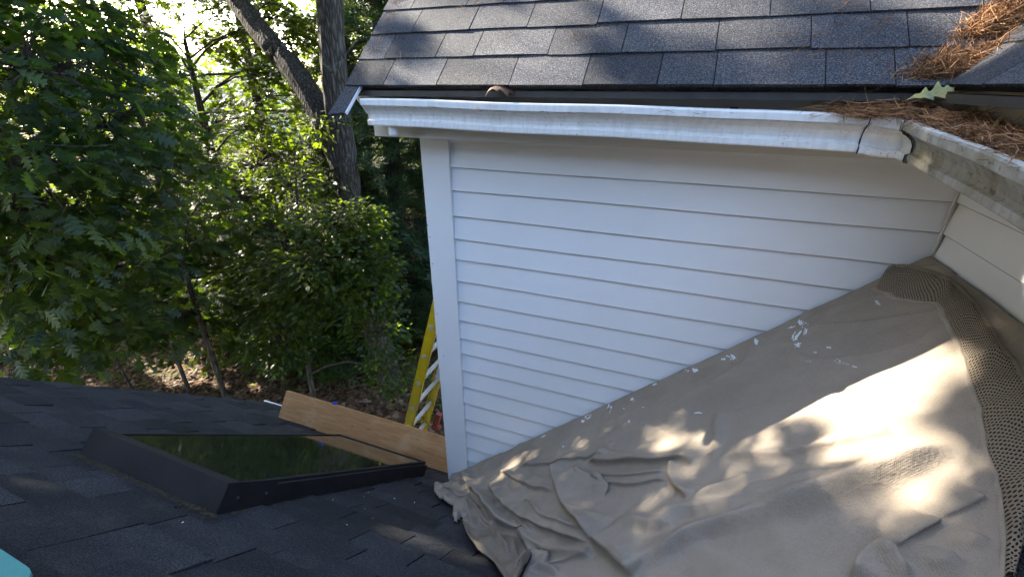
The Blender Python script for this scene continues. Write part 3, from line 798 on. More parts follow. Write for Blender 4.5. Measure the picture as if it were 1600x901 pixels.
# bunched roll beside the lower mesh
def splat(px, py, rx, ry, ang, mb_, seed):
    r = random.Random(seed); c = on_cloth(px, py)
    n = 18; ring = []
    du = ray(px + 1, py) - ray(px, py)
    for k in range(n):
        th = 2 * math.pi * k / n; q = 1 + r.uniform(-.35, .35)
        x_ = px + (math.cos(th) * rx * math.cos(ang) - math.sin(th) * ry * math.sin(ang)) * q
        y_ = py + (math.cos(th) * rx * math.sin(ang) + math.sin(th) * ry * math.cos(ang)) * q
        p = on_cloth(x_, y_); ring.append((p[0], p[1], cloth_at(p[0], p[1]) + .0016))
    b = (c[0], c[1], cloth_at(c[0], c[1]) + .0022)
    mb_.add(ring + [b], [(k, (k + 1) % n, n) for k in range(n)])
for i, s_ in enumerate([(1250,508,4,9,-.2),(1259,515,3,10,.4),(1243,530,3,14,.5),(1246,541,5,4,0),(1250,505,3,2,0),(1236,512,6,1.5,-.3),(1256,506,3,3,0),(1180,537,4,5,0),(1143,559,6,5,0),(1136,556,2,2,0),(1086,578,5,3,0),(1072,580,4,2,0),(1022,602,4,2,-.5),(987,626,4,3,0),(1130,561,4,2,0),
    (952,638,3,7,0),(918,652,6,3,-.4),(910,658,3,3,0),(848,683,6,2,-.3),(982,662,2,3,0),(1090,646,6,1.5,0),(1295,542,5,1.2,.2),(1308,566,5,2.5,.3),(1320,568,5,1,.2),(1335,572,4,1,.2),(1262,565,5,1,.1),(1274,550,3,1,0),(1371,472,5,3,.6),(1240,523,2,10,.35),
    (975,640,2,1.5,0),(1005,636,2,1,0),(880,700,2,1,0)]):
    mb = MB(); splat(*s_, mb, i); mb.build('paint_splatter', MAT['paint'], cloth)

# =================================================================== PLANK, LADDER, TEAL PAD
def build_plank():
    xa, xb = -1.585, -.018; y0 = .118
    d = np.array([0, .60, .80]); d /= np.linalg.norm(d); wv = .218; th = np.array([0, .8, -.6]) * .036
    b0 = lambda x: np.array([x, y0, ZW - SM * y0 + .004])
    m = MB(); n = 12
    o_ = empty('plank', tuple(b0(-.8)), label='raw pine board standing on edge across the roof below the skylight', cat='plank')
    for k in range(n):
        a = xa + (xb - xa) * k / n; b = xa + (xb - xa) * (k + 1) / n
        m.hexa([b0(a), b0(b), b0(b) + th, b0(a) + th, b0(a) + d * wv, b0(b) + d * wv, b0(b) + d * wv + th, b0(a) + d * wv + th])
    C.objects.unlink(o_); bpy.data.objects.remove(o_)
    V = np.array(m.v); org = b0(-.8)
    me_o = mesh_obj('plank', V - org, m.f, MAT['plank']); me_o.location = org
    tag(me_o, 'raw pine board standing on edge across the roof below the skylight', 'plank')
    q = b0(-1.12) + d * wv + th * .5
    c = MB(); c.obox(q + np.array([0, 0, .008]), (.016, 0, 0), (0, .012, -.006), (0, .005, .008)); c.obox(q + np.array([.012, 0, .017]), (.006, 0, 0), (0, .006, 0), (0, 0, .006))
    tag(c.build('clip', MAT['blue'], bevel=.002), 'small blue plastic clip on the top edge of the pine board', 'clip')
build_plank()

def build_ladder():
    y1, y2 = .80, 1.235
    top = np.array([-.13, 0, -.13]); lean = np.array([-.27, 0, -.87]); lean /= np.linalg.norm(lean)
    P = lambda s, y: np.array([-.55, y, -1.48]) + lean * s            # s = 0 at the first visible bolt
    s0, s1 = -1.55, 4.28
    across = np.array([lean[2], 0, -lean[0]]) * -1                     # width direction of the rail web, in the x-z plane
    root = empty('ladder', tuple(P(s1, (y1 + y2) / 2)), label='yellow fibreglass extension ladder with silver rungs, leaning behind the white corner board', cat='ladder')
    for y in (y1, y2):
        m = MB(); s = 1 if y == y1 else -1
        ax = across * .041; al = lean * ((s1 - s0) / 2); c = P((s0 + s1) / 2, y)
        m.obox(c, ax, al, (0, .002, 0))
        m.obox(c + ax + np.array([0, s * .013, 0]) - across * .002, across * .002, al, (0, .015, 0)); m.obox(c - ax + np.array([0, s * .013, 0]) + across * .002, across * .002, al, (0, .015, 0))
        m.build('rail', MAT['yellow'], root, bevel=.001)
    k = -5
    while True:
        s = k * .303
        if s > s1 - .1: break
        if s > s0 + .1:
            m = MB(); a = P(s, y1 + .003); b = P(s, y2 - .003)
            m.obox((a + b) / 2, across * .019, (0, (y2 - y1) / 2 - .004, 0), lean * .011)
            r_ = m.build('rung', MAT['alu'], root, bevel=.004)
            for y, sg in ((y1, -1), (y2, 1)):
                c = MB(); q = P(s, y); c.tube([q + np.array([0, sg * .002, 0]), q + np.array([0, sg * .008, 0]), q + np.array([0, sg * .010, 0])], [.021, .020, .014], 14)
                c.build('rivet_cap', MAT['alu'], r_)
        k += 1
    m = MB(); m.obox(P(.83, y2 - .004), across * .030, lean * .085, (0, .003, 0)); m.build('warning_label', MAT['label'], root, bevel=.001)
    m = MB(); q = hit(683, 656, (0, 1, 0), y2 + .05)
    m.obox(q, across * .028, lean * .10, (0, .025, 0)); m.obox(q + lean * .09 + across * .01, across * .045, lean * .014, (0, .032, 0)); m.build('red_bracket', MAT['red'], root, bevel=.004)
    for y in (y1, y2):
        m = MB(); m.obox(P(s1 + .03, y), across * .06, lean * .05, (0, .03, 0)); m.build('foot', MAT['drip'], root, bevel=.006)
build_ladder()

def build_pad():
    c = hitM(-28, 925, .03); m = MB(); N = 40; ring = []
    ex = hitM(62, 905, .03) - hitM(0, 864, .03); L_ = np.linalg.norm(ex); ex = ex / L_; ey = np.cross(nM, ex)
    if ey @ (hitM(0, 920, .03) - hitM(0, 864, .03)) > 0: ey = -ey
    o0 = hitM(30, 884, .03)
    hw, hh, r = .22, .14, .07
    for q, (cx, cy) in enumerate([(hw - r, hh - r), (-hw + r, hh - r), (-hw + r, -hh + r), (hw - r, -hh + r)]):
        for k in range(10):
            th = (q + k / 9) * math.pi / 2; ring.append((cx + r * math.cos(th), cy + r * math.sin(th)))
    cen = o0 - ey * hh - ex * .12
    lev = [(.0, .985), (.006, 1), (.022, 1), (.028, .975)]
    V = []
    for h, sc in lev:
        for a, b in ring: V.append(cen + ex * a * sc + ey * b * sc + nM * (h - .018))
    n = len(ring); Fc = []
    for l in range(3):
        for k in range(n): Fc.append([l * n + k, l * n + (k + 1) % n, (l + 1) * n + (k + 1) % n, (l + 1) * n + k])
    Fc.append([3 * n + k for k in range(n)]); Fc.append([k for k in range(n)][::-1])
    tag(mesh_obj('kneeling_pad', V, Fc, MAT['teal']), 'pale teal foam pad with a rounded edge, cut off by the lower left corner', 'pad')
build_pad()

# =================================================================== FOLIAGE
# points the sun reaches through gaps in the crowns (world point, radius)
HOLES = []
def hole(p, r): HOLES.append((np.array(p, float), r))
for (x, y, r) in [(1431,592,.045),(1400,588,.04),(1370,602,.035),(1480,573,.025),(1510,560,.02),(1340,650,.028),(1322,667,.030),(1300,625,.02),(1487,650,.022),(1450,662,.02),(1470,696,.036),(1440,706,.036),(1405,722,.034),(1375,735,.032),(1505,690,.022),(1532,738,.03),(1495,765,.032),(1545,825,.03),(1530,800,.03),(1555,780,.02),(1545,860,.025),(1409,814,.022),(1470,790,.015),(1585,700,.02),(1590,780,.014),(1530,872,.022),(1500,890,.018),(1400,880,.012),
                  (970,653,.020),(957,668,.022),(945,681,.016),(925,670,.018),(887,692,.016),(897,708,.022),(838,708,.020),(850,698,.014),(827,745,.020),(812,735,.012),(1008,668,.014),(1046,690,.016),(1065,605,.013),(1128,612,.024),(1124,630,.022),(1224,677,.014),(1141,706,.016),(1080,821,.018),(1105,812,.014),(1001,850,.016),(770,745,.014),(930,845,.014),(745,775,.012),(860,800,.012),(1050,740,.012),(1180,830,.014)]:
    hole(on_cloth(x, y), r * (1.6 if (x > 1300 and y > 725) else 1.1 if x > 1300 else 1.75))
for (x, y, r) in [(500,870,.07),(540,880,.06),(580,888,.055),(460,860,.05),(690,840,.055),(720,850,.05),(640,835,.02),(740,870,.03)]:
    hole(hitM(x, y), r * 1.3)
nAr = (0, -.93, 1); dA = .222 + .93 * .272
for (x, y, r) in [(640,20,.10),(700,30,.10),(770,20,.11),(850,15,.12),(930,20,.12),(1010,30,.13),(720,75,.08),(800,70,.06),(890,75,.08),(960,75,.06),(1010,70,.06),(1080,20,.11),(1120,75,.05),(690,115,.03),(905,108,.03),(1220,15,.06),(1160,25,.08),(1300,10,.05),
                  (1550,20,.08),(1475,98,.05),(630,80,.04),(760,115,.02),(1000,115,.02),(1060,80,.05),(660,60,.07)]:
    hole(hit(x, y, nAr, dA), r * 1.1)
for (x, y, r) in [(1580,90,.05),(1560,60,.06),(1590,40,.07),(1530,30,.05)]: hole(hit(x, y, (-.93, 0, 1), .222 - .93 * 1.63), r)
for (x, y, r) in [(1450,258,.006),(1500,278,.006),(1540,290,.007),(1590,305,.007)]: hole(hit(x, y, (1, 0, 0), 1.60), r)
for (x, y, r) in [(300,588,.30),(245,580,.22),(345,600,.16),(200,588,.16),(150,565,.14),(400,605,.16),(90,580,.14),(270,600,.2),(600,340,.4),(625,430,.25),(620,270,.3),(300,400,.3),(130,390,.4),(60,360,.4)]:
    r_ = ray(x, y); t_ = (GZ - CC[2]) / r_[2] if r_[2] < 0 else 30; hole(CC + r_ * min(t_, 40), r)
for (x, y, dp, r) in [(300,200,8.6,.35),(400,275,9,.35),(250,130,8.6,.3),(200,250,8.4,.3),(450,410,6.8,.10),(340,140,9,.35),(280,300,8.6,.3),(180,60,8,.3),(130,170,6,.16),(520,460,6.7,.08),(380,200,9.6,.35),(230,200,5.2,.14),
                     (480,100,11.5,.8),(600,100,9,.5),(450,200,11.5,.7),(600,280,10,.35),(580,440,10,.35),(640,330,9.5,.35),(620,220,10,.4),(480,330,7.2,.1),(100,90,5,.12),(330,480,8.8,.25),(560,30,8,.4),(240,60,12,.6),(60,200,14,.5),(320,60,9.5,.5)]: hole(at(x, y, dp), r)
_r = random.Random(4)
for _ in range(40): hole(at(_r.uniform(150, 480), _r.uniform(50, 330), _r.uniform(7.6, 9.6)), _r.uniform(.10, .26))
for _ in range(14): hole(at(_r.uniform(0, 260), _r.uniform(40, 480), _r.uniform(4.0, 5.4)), _r.uniform(.04, .10))
HP = np.array([h[0] for h in HOLES]); HR = np.array([h[1] for h in HOLES])

def keep(P, pad=0.0, near=2.6):
    d = np.linalg.norm(P - CC, axis=1) > near
    hb = ~((P[:, 0] > -3.0) & (P[:, 1] < 1.3)) & ~((P[:, 0] > -1.2) & (P[:, 1] < 8))
    ok = d & hb
    for i in range(len(HP)):
        rel = P - HP[i]; t = rel @ SUN; perp2 = (rel ** 2).sum(1) - t * t
        ok &= ~((t > .4) & (perp2 < (HR[i] + pad * .35 + .006 * np.clip(t - 6, 0, 30)) ** 2))
    return ok

def T_oak():
    # strip of quads from the midrib to a pointed-lobe outline
    mt = [0, .10, .20, .30, .40, .50, .60, .70, .80, .90, 1.0]
    wt = [.008, .035, .19, .07, .33, .10, .36, .09, .21, .06, 0]
    fw = [0, 0, .09, .0, .12, .0, .13, .02, .08, .0, 0]
    V = [(x, 0, .03 * math.sin(x * 3)) for x in mt]; F = []; n = len(mt)
    for sg in (1, -1):
        b = len(V)
        for x, w_, f_ in zip(mt, wt, fw): V.append((min(1, x + f_), sg * w_, .16 * w_ - .10 * max(0, w_ - .2)))
        for i in range(n - 1):
            if sg > 0: F.append((i, i + 1, b + i + 1, b + i))
            else: F.append((i, b + i, b + i + 1, i + 1))
    return np.array(V, float), F
def T_simple(wd=.30):
    V = [(0, 0, 0), (.35, wd, .06), (.75, wd * .7, .05), (1, 0, -.03), (.75, -wd * .7, .05), (.35, -wd, .06), (.45, 0, 0)]
    return np.array(V), [(0, 6, 2, 1), (6, 3, 2), (0, 5, 4, 6), (6, 4, 3)]
def T_star():
    V = [(0, 0, 0)]; F = []
    pts = [(0, .12), (.10, .45), (.35, .22), (.62, .48), (.62, .18), (1.0, 0), (.62, -.18), (.62, -.48), (.35, -.22), (.10, -.45), (0, -.12)]
    V = [(x, y, .08 * abs(y)) for x, y in pts] + [(.30, 0, 0)]
    c = len(V) - 1
    F = [(c, i, i + 1) for i in range(len(pts) - 1)]
    V = [(v[0], v[1], -v[2]) for v in V]
    return np.array(V), F
def T_tuft():
    V = []; F = []
    for k in range(7):
        a = -1.2 + 2.4 * k / 6; z = .25 * math.sin(k * 2.3); b = len(V); ca, sa = math.cos(a), math.sin(a)
        V += [(0, 0, 0), (ca * .5 - sa * .035, sa * .5 + ca * .035, z * .5), (ca, sa, z), (ca * .5 + sa * .035, sa * .5 - ca * .035, z * .5)]; F.append((b, b + 3, b + 2, b + 1))
    return np.array(V), F
TEMPL = {'oak': T_oak(), 'simple': T_simple(), 'star': T_star(), 'tuft': T_tuft()}

def leaf_mesh(name, parent, P, A, N, S, kind, mat, tint):
    """P pos, A axis, N normal (n,3), S size (n,)"""
    Vt, Ft = TEMPL[kind]; n = len(P)
    A = A / np.linalg.norm(A, axis=1, keepdims=True); N = N - (N * A).sum(1, keepdims=True) * A; N /= np.linalg.norm(N, axis=1, keepdims=True) + 1e-9
    B = np.cross(N, A)
    W = (P[:, None, :] + S[:, None, None] * (Vt[None, :, 0, None] * A[:, None] + Vt[None, :, 1, None] * B[:, None] + Vt[None, :, 2, None] * N[:, None])).reshape(-1, 3)
    nv = len(Vt); tot = np.tile(np.array([len(f) for f in Ft], np.int32), n); flat = np.array([i for f in Ft for i in f], np.int32)
    idx = (np.arange(n, dtype=np.int32)[:, None] * nv + flat[None]).reshape(-1)
    off = np.array(parent.matrix_basis.translation) if parent is not None else np.zeros(3)
    me = bpy.data.meshes.new(name); W = (W - off).astype(np.float32)
    me.vertices.add(len(W)); me.vertices.foreach_set('co', W.reshape(-1)); me.loops.add(len(idx)); me.loops.foreach_set('vertex_index', idx)
    st = np.concatenate([[0], np.cumsum(tot)[:-1]]).astype(np.int32)
    me.polygons.add(len(tot)); me.polygons.foreach_set('loop_start', st); me.polygons.foreach_set('loop_total', tot); me.polygons.foreach_set('use_smooth', np.zeros(len(tot), bool))
    me.update(calc_edges=True)
    a = me.attributes.new('tint', 'FLOAT', 'POINT'); a.data.foreach_set('value', np.repeat(tint, nv).astype(np.float32))
    me.materials.append(mat); o = bpy.data.objects.new(name, me); C.objects.link(o)
    if parent is not None: o.parent = parent
    return o

NLEAF = 0
def crown(parent, ells, kind, mat, size, nclump, per, seed, spread=.38, flat=.25, droop=.25, name='crown', shell=.35, limb_from=None, limb_mat=None, tilt=.45):
    """ells: list of (centre, radii, weight)"""
    global NLEAF
    r = np.random.default_rng(seed); Cs = []
    w_ = np.array([e[2] if len(e) > 2 else e[1][0] * e[1][1] * e[1][2] for e in ells], float); w_ /= w_.sum()
    for e, q in zip(ells, w_):
        n = max(3, int(nclump * q)); d = r.normal(size=(n, 3)); d /= np.linalg.norm(d, axis=1, keepdims=True)
        rad = (shell + (1 - shell) * r.random(n) ** .6)[:, None]
        c = np.array(e[0]) + d * rad * np.array(e[1]); c[:, 2] += 0
        out = d * [1, 1, .25]; Cs.append(np.concatenate([c, out, np.tile(e[0], (n, 1))], 1))
    Cs = np.concatenate(Cs)
    ok = keep(Cs[:, :3], pad=.0, near=2.7); Cs = Cs[ok]
    n = len(Cs); out = Cs[:, 3:6]; out[:, :2] += r.normal(size=(n, 2)) * .3; out /= np.linalg.norm(out, axis=1, keepdims=True) + 1e-6
    out[:, 2] -= droop * r.random(n)
    side = np.cross(out, [0, 0, 1.]); side /= np.linalg.norm(side, axis=1, keepdims=True) + 1e-6
    up = np.cross(side, out)
    k = per; a = r.random((n, k)) ** .8; s_ = r.normal(size=(n, k)) * .45 * (1.1 - .5 * a); h = r.normal(size=(n, k)) * flat
    sc = spread * r.uniform(.7, 1.3, n)
    P = Cs[:, None, :3] + sc[:, None, None] * ((a - .3)[..., None] * out[:, None] * 1.2 + s_[..., None] * side[:, None] + h[..., None] * up[:, None])
    P[..., 2] -= .15 * sc[:, None] * a ** 2
    A = out[:, None] + (np.sign(s_) * (.3 + r.random((n, k)) * .9))[..., None] * side[:, None] + r.normal(size=(n, k, 3)) * .25
    A[..., 2] -= droop * r.random((n, k)) * 1.4
    N = up[:, None] + r.normal(size=(n, k, 3)) * tilt
    P = P.reshape(-1, 3); A = A.reshape(-1, 3); N = N.reshape(-1, 3); ct_ = np.repeat(r.random(n) * .6, k)
    S = size * r.uniform(.55, 1.2, len(P))
    ok = keep(P, pad=size * .30); P, A, N, S, ct_ = P[ok], A[ok], N[ok], S[ok], ct_[ok]
    tint = np.clip(ct_ + r.random(len(P)) * .45, 0, 1)
    NLEAF += len(P)
    o = leaf_mesh(name, parent, P, A, N, S, kind, mat, tint)
    # twigs
    if limb_from is not None:
        pr = random.Random(seed); L0 = np.array(limb_from)
        for e in ells:
            m = MB()
            c = np.array(e[0]); i0 = int(np.argmin(np.linalg.norm(L0[:, :3] - c - [0, 0, -.6], axis=1)));  a0 = L0[i0, :3]; r0 = min(L0[i0, 3] * .5, .012 + .025 * np.linalg.norm(c - a0) / 3)
            mid_ = (a0 + c) / 2 + [pr.uniform(-.2, .2), pr.uniform(-.2, .2), .25]
            m.tube([a0, (a0 + mid_) / 2 + [0, 0, .06], mid_, (mid_ + c) / 2 + [0, 0, .04], c], [r0, r0 * .85, r0 * .7, r0 * .5, r0 * .35], 7, jit=.05)
            sel = np.where(np.linalg.norm(Cs[:, 6:9] - c, axis=1) < .01)[0]
            hubs = [c, mid_, (mid_ + c) / 2]
            for j in sel[:: max(1, len(sel) // 60)]:
                q = Cs[j, :3]; hb = min(hubs, key=lambda z: np.linalg.norm(q - z)); mm = (q + hb) / 2 + [pr.uniform(-.08, .08), pr.uniform(-.08, .08), pr.uniform(-.02, .12)]
                m.tube([hb, mm, q, q + Cs[j, 3:6] * .25], [.011, .007, .0045, .002], 4)
            m.build('limb', limb_mat or MAT['bark_dark'], parent, smooth=True)
    return o

def trunk_mesh(parent, pts, rad, mat, name='trunk', n=22, seed=0):
    """pts polyline, resampled & roughened"""
    r = np.random.default_rng(seed); pts = np.array(pts, float); t = np.concatenate([[0], np.cumsum(np.linalg.norm(np.diff(pts, axis=0), axis=1))])
    m_ = max(6, int(t[-1] / .16)); tt = np.linspace(0, t[-1], m_); Q = np.stack([np.interp(tt, t, pts[:, i]) for i in range(3)], -1); R = np.interp(tt, t, rad)
    for _ in range(4): Q[1:-1] = (Q[:-2] + 2 * Q[1:-1] + Q[2:]) / 4
    Q[1:-1, :2] += np.cumsum(r.normal(size=(m_ - 2, 2)), axis=0) * R[1:-1, None] * .03
    V = []; th = np.linspace(0, 2 * math.pi, n, endpoint=False); ph = r.uniform(0, 6.28, 4)
    for i in range(m_):
        d = Q[min(i + 1, m_ - 1)] - Q[max(i - 1, 0)]; d /= np.linalg.norm(d); ref = np.array([1., 0, 0]) if abs(d[0]) < .8 else np.array([0, 1., 0])
        a = np.cross(d, ref); a /= np.linalg.norm(a); b = np.cross(d, a)
        rr = R[i] * (1 + .05 * np.sin(3 * th + ph[0] + i * .25) + .035 * np.sin(7 * th + ph[1] - i * .2) + .03 * np.sin(11 * th + ph[2] + 2 * np.sin(i * .4)) + .02 * r.normal(size=n))
        V.append(Q[i] + rr[:, None] * (np.cos(th)[:, None] * a + np.sin(th)[:, None] * b))
    V = np.concatenate(V); F = []
    for i in range(m_ - 1):
        for k in range(n): F.append((i * n + k, i * n + (k + 1) % n, (i + 1) * n + (k + 1) % n, (i + 1) * n + k))
    o = mesh_obj(name, V, F, mat, parent, smooth=True)
    return o, np.concatenate([Q, R[:, None]], 1)

def E3(px, py, dep, rx, ry=None, rz=None): return (at(px, py, dep), (rx, ry or rx, rz or rx * .8))
def tree(label, base, pts, rad, ells, kind, mat, size, nclump, per, seed, bark='bark_dark', extra=(), group=None, cat='tree', name='tree', **kw):
    z = ground_z(np.array(base[0]), np.array(base[1])); b = (base[0], base[1], float(z))
    root = empty(name, b, label=label, cat=cat, group=group)
    P = [(base[0], base[1], float(z) - .1)] + list(pts)
    tr, Q = trunk_mesh(root, P, rad, MAT[bark], seed=seed)
    Qs = [Q]
    for (ep, er, nm) in extra:
        e_, q_ = trunk_mesh(root, ep, er, MAT[bark], name=nm, seed=seed + 3); Qs.append(q_)
    crown(root, ells, kind, MAT[mat], size, nclump, per, seed, limb_from=np.concatenate(Qs), limb_mat=MAT[bark], **kw)
    return root
#PART3

# ---- the trees
# big grey trunk with a leaning limb
tree('big tree with furrowed grey trunk and one thick limb leaning left, nearest the gutter end', (-4.25, 4.62),
     [(-4.38, 4.58, -3.8), (-4.50, 4.54, -1.8), (-4.42, 4.52, -.4), (-4.28, 4.55, 1.2), (-4.25, 4.6, 2.6), (-4.3, 4.6, 4.5), (-4.5, 4.7, 7)], [.27, .235, .205, .205, .19, .18, .14, .07],
     [((-5.2, 5.2, 5.0), (2.4, 2.2, 1.5)), ((-4.0, 4.3, 5.5), (1.8, 1.8, 1.3)), ((-6.8, 5.3, 3.6), (1.3, 1.3, .9)), E3(455, 20, 8.5, .8, .8, .4), E3(600, 60, 7.6, .5, .5, .6)],
     'star', 'maple', .15, 620, 20, 21, bark='bark', extra=[([(-4.46, 4.52, -1.1), (-4.75, 4.6, -.35), (-5.45, 4.8, .45), (-6.3, 5.05, 1.05), (-7.2, 5.3, 1.9), (-8.2, 5.6, 3.2)], [.20, .20, .19, .18, .16, .10], 'limb')])
# oaks on the left whose crowns shade the roofs
tree('large oak with broad lobed leaves hanging in from the left edge', (-7.9, -.2),
     [(-7.9, -.2, -2), (-7.8, 0, 1.5), (-7.4, .3, 3.2), (-7, .5, 5)], [.32, .28, .24, .18, .08],
     [((-6.6, 1.1, 3.4), (2.3, 2.9, 2.6)), ((-5.0, .9, 2.6), (1.2, 1.6, 1.0)), ((-6.9, .6, .6), (1.3, 1.8, 1.6)), ((-5.2, -.2, 4.6), (1.6, 1.6, 1.2)), ((-5.2, -1.5, 7.0), (2.8, 3.0, 1.8)), ((-4.6, 3.0, 7.6), (2.6, 2.6, 1.4))],  # last two crown parts added out of view to dim the return wall
     'oak', 'oak', .24, 1500, 22, 31)
tree('oak behind the large left oak, its lobed leaves filling the upper left corner', (-11.5, 3.0),
     [(-11.5, 3, -2), (-11.2, 2.9, 2), (-10.8, 2.8, 5)], [.3, .27, .2, .1],
     [((-10.3, 2.2, 4.2), (2.6, 2.8, 2.8)), ((-10.5, 1.2, 1.2), (2.0, 2.2, 1.8)), ((-9.5, .5, 6.0), (2.2, 2.2, 1.8))],
     'oak', 'oak', .24, 900, 22, 32)
tree('young oak with drooping dark lobed leaves just beyond the left roof edge', (-5.6, 2.1),
     [(-5.55, 2.1, -3), (-5.3, 2.0, -1.2), (-5.0, 1.9, .3), (-5.1, 1.8, 1.2)], [.045, .04, .03, .02, .01],
     [E3(40, 110, 3.7, .6, .6, .5), E3(60, 260, 3.6, .55, .5, .45), E3(170, 200, 4.2, .55, .55, .4), E3(110, 330, 4.3, .6, .6, .4), E3(60, 420, 4.4, .7, .7, .5), E3(180, 420, 5.2, .6, .6, .4), E3(230, 260, 5.0, .55, .55, .4), E3(60, 530, 5.0, .6, .6, .4), E3(190, 500, 5.6, .6, .6, .35), E3(150, 80, 4.8, .7, .7, .5), E3(290, 490, 6.4, .6, .6, .35), E3(20, 330, 3.9, .6, .6, .5), E3(300, 340, 6.3, .6, .6, .4)],
     'oak', 'oak', .19, 430, 13, 33, spread=.30, droop=.55, tilt=.6)
tree('slim maple with small bright leaves in front of the big grey trunk', (-4.9, 3.2),
     [(-4.9, 3.3, -3.6), (-4.7, 3.5, -2.2), (-4.6, 3.6, -1)], [.05, .045, .03, .012],
     [E3(490, 420, 6.6, .8, .7, .55), E3(560, 400, 6.9, .5, .6, .45), E3(430, 370, 7.2, .6, .6, .5), E3(520, 350, 6.7, .6, .6, .35), E3(440, 470, 7.0, .6, .6, .4), E3(500, 190, 7.2, .35, .35, .18), E3(365, 310, 7.4, .6, .6, .45), E3(555, 455, 6.7, .5, .5, .4), E3(560, 350, 6.8, .4, .4, .3), E3(590, 520, 7.0, .45, .4, .35), E3(585, 455, 6.8, .4, .4, .4), E3(565, 395, 6.6, .45, .4, .35), E3(610, 580, 7.2, .4, .4, .3), E3(395, 440, 7.6, .8, .6, .4), E3(440, 530, 7.8, .7, .6, .35), E3(470, 280, 7.4, .5, .5, .3)],
     'simple', 'maple', .10, 700, 24, 34, spread=.28)
tree('maple with sunlit yellow green leaves left of the leaning limb', (-8.4, 5.0),
     [(-8.4, 5.0, -3), (-8.3, 5.0, -.5), (-8.2, 5.0, 1.0)], [.10, .09, .07, .03],
     [E3(270, 290, 8.6, 1.0, .9, .7), E3(330, 200, 9.0, 1.1, .9, .6), E3(240, 160, 8.6, .9, .9, .5), E3(400, 260, 9.2, .9, .9, .6), E3(330, 380, 8.8, 1.0, .9, .7), E3(400, 190, 9.6, .8, .8, .35), E3(270, 460, 9.0, .9, .9, .6), E3(420, 30, 9.2, .7, .7, .35), E3(230, 60, 8.8, .8, .8, .4), E3(330, -10, 9.5, 1.1, .8, .35), E3(290, 90, 9.4, .8, .7, .35), E3(400, 110, 10, .8, .7, .35), E3(460, 50, 9.6, .6, .6, .4), E3(200, 25, 8.6, .8, .7, .4), E3(365, 60, 9.5, .7, .7, .3), E3(430, 120, 10, .8, .7, .35)],
     'star', 'maple', .15, 980, 20, 35, spread=.38)
tree('unseen tall dense tree added to darken the return wall, behind the large left oak', (-9.8, -2.0), [(-9.8, -2, -1), (-9.6, -1.8, 4), (-9.2, -1.4, 9)], [.3, .27, .22, .10],  # out of view, added to block the west sky and darken the return wall
     [((-8.2, -4.2, 4.2), (3.0, 3.2, 4.2)), ((-8.6, .8, 9.2), (3.6, 4.0, 2.8)), ((-7.0, -6.5, 6.5), (3.0, 3.0, 4.0)), ((-9.0, 3.6, 8.6), (3.0, 2.6, 2.6))], 'star', 'oak', .30, 1700, 20, 44, spread=.5)
# slimmer trunks standing behind
tree('dark upright trunk rising behind the leaning limb', (-6.9, 8.2), [(-6.9, 8.2, -2), (-7.2, 8.3, 1), (-7.9, 8.5, 4), (-8.2, 8.7, 8)], [.22, .2, .18, .15, .07],
     [((-8.0, 8.6, 6.2), (3.2, 3.0, 1.6)), ((-6.0, 8.0, 5.2), (2.2, 2.2, 1.2)), E3(445, 300, 11.5, 1.2, 1.1, .9), E3(400, 420, 11, 1.2, 1.1, .8)], 'star', 'far', .19, 600, 18, 36)
tree('thin dark trunk standing against the bright gap of sky', (-10.6, 8.4), [(-10.6, 8.4, -1), (-10.55, 8.4, 2), (-10.7, 8.4, 6)], [.13, .12, .10, .06],
     [((-10.8, 8.6, 5.6), (2.6, 2.4, 1.4)), E3(300, 330, 13, 1.6, 1.2, .9), E3(220, 420, 12, 1.5, 1.2, .9)], 'star', 'far', .18, 330, 18, 37)
tree('tree with a slim trunk at the far left among dense leaves', (-14.5, 8.5), [(-14.5, 8.5, -1), (-14.6, 8.6, 2), (-14.7, 8.4, 6)], [.17, .16, .13, .06],
     [((-14.5, 8.5, 4.6), (3.0, 2.6, 2.2)), E3(110, 270, 15, 2.2, 1.6, 1.6), E3(60, 130, 15, 2.2, 1.6, 1.4), E3(160, 130, 15, 1.6, 1.3, 1.2)], 'star', 'far', .20, 480, 18, 38)
tree('leafy tree showing between the big trunk and the leaning limb', (-7.0, 12.5), [(-7.0, 12.5, -1), (-7.1, 12.6, 3), (-7.3, 12.4, 7)], [.2, .18, .15, .07],
     [((-7.2, 12.6, 6.2), (3.0, 2.4, 2.0)), ((-6.2, 12.4, 2.6), (2.4, 1.8, 1.7)), ((-7.2, 12.2, -.4), (2.2, 1.8, 1.6)), ((-4.8, 12, -1.4), (1.8, 1.8, 1.6)), E3(420, 150, 12.5, 1.5, 1.2, .9), E3(330, 175, 13, 1.4, 1.2, .8), E3(480, 60, 12.5, 1.1, 1.0, .9), E3(380, 70, 13.5, 1.2, 1.0, .5), E3(250, 120, 13.5, 1.4, 1.2, .6)], 'star', 'maple', .20, 1100, 18, 39)
tree('broad leafy tree far behind, right of the big grey trunk', (-2.6, 13.5), [(-2.6, 13.5, -1), (-2.6, 13.6, 3), (-2.6, 13.4, 7)], [.2, .18, .15, .07],
     [((-3.0, 13.4, 5.0), (3.0, 2.4, 2.4)), ((-3.2, 13.0, 1.0), (2.4, 2.0, 2.0))], 'star', 'far', .20, 420, 18, 40)
tree('shaded understorey tree at the lower left, behind the drooping young oak', (-7.9, 2.8), [(-7.9, 2.8, -3.6), (-7.8, 2.9, -2)], [.04, .03, .015],
     [E3(40, 450, 8, 1.3, 1.1, 1.0), E3(140, 480, 8.6, 1.2, 1.1, .9), E3(60, 350, 9, 1.4, 1.2, 1.0), E3(180, 350, 9.5, 1.3, 1.2, 1.0), E3(20, 560, 7.6, 1.0, 1.0, .6)], 'star', 'maple', .15, 520, 20, 41)
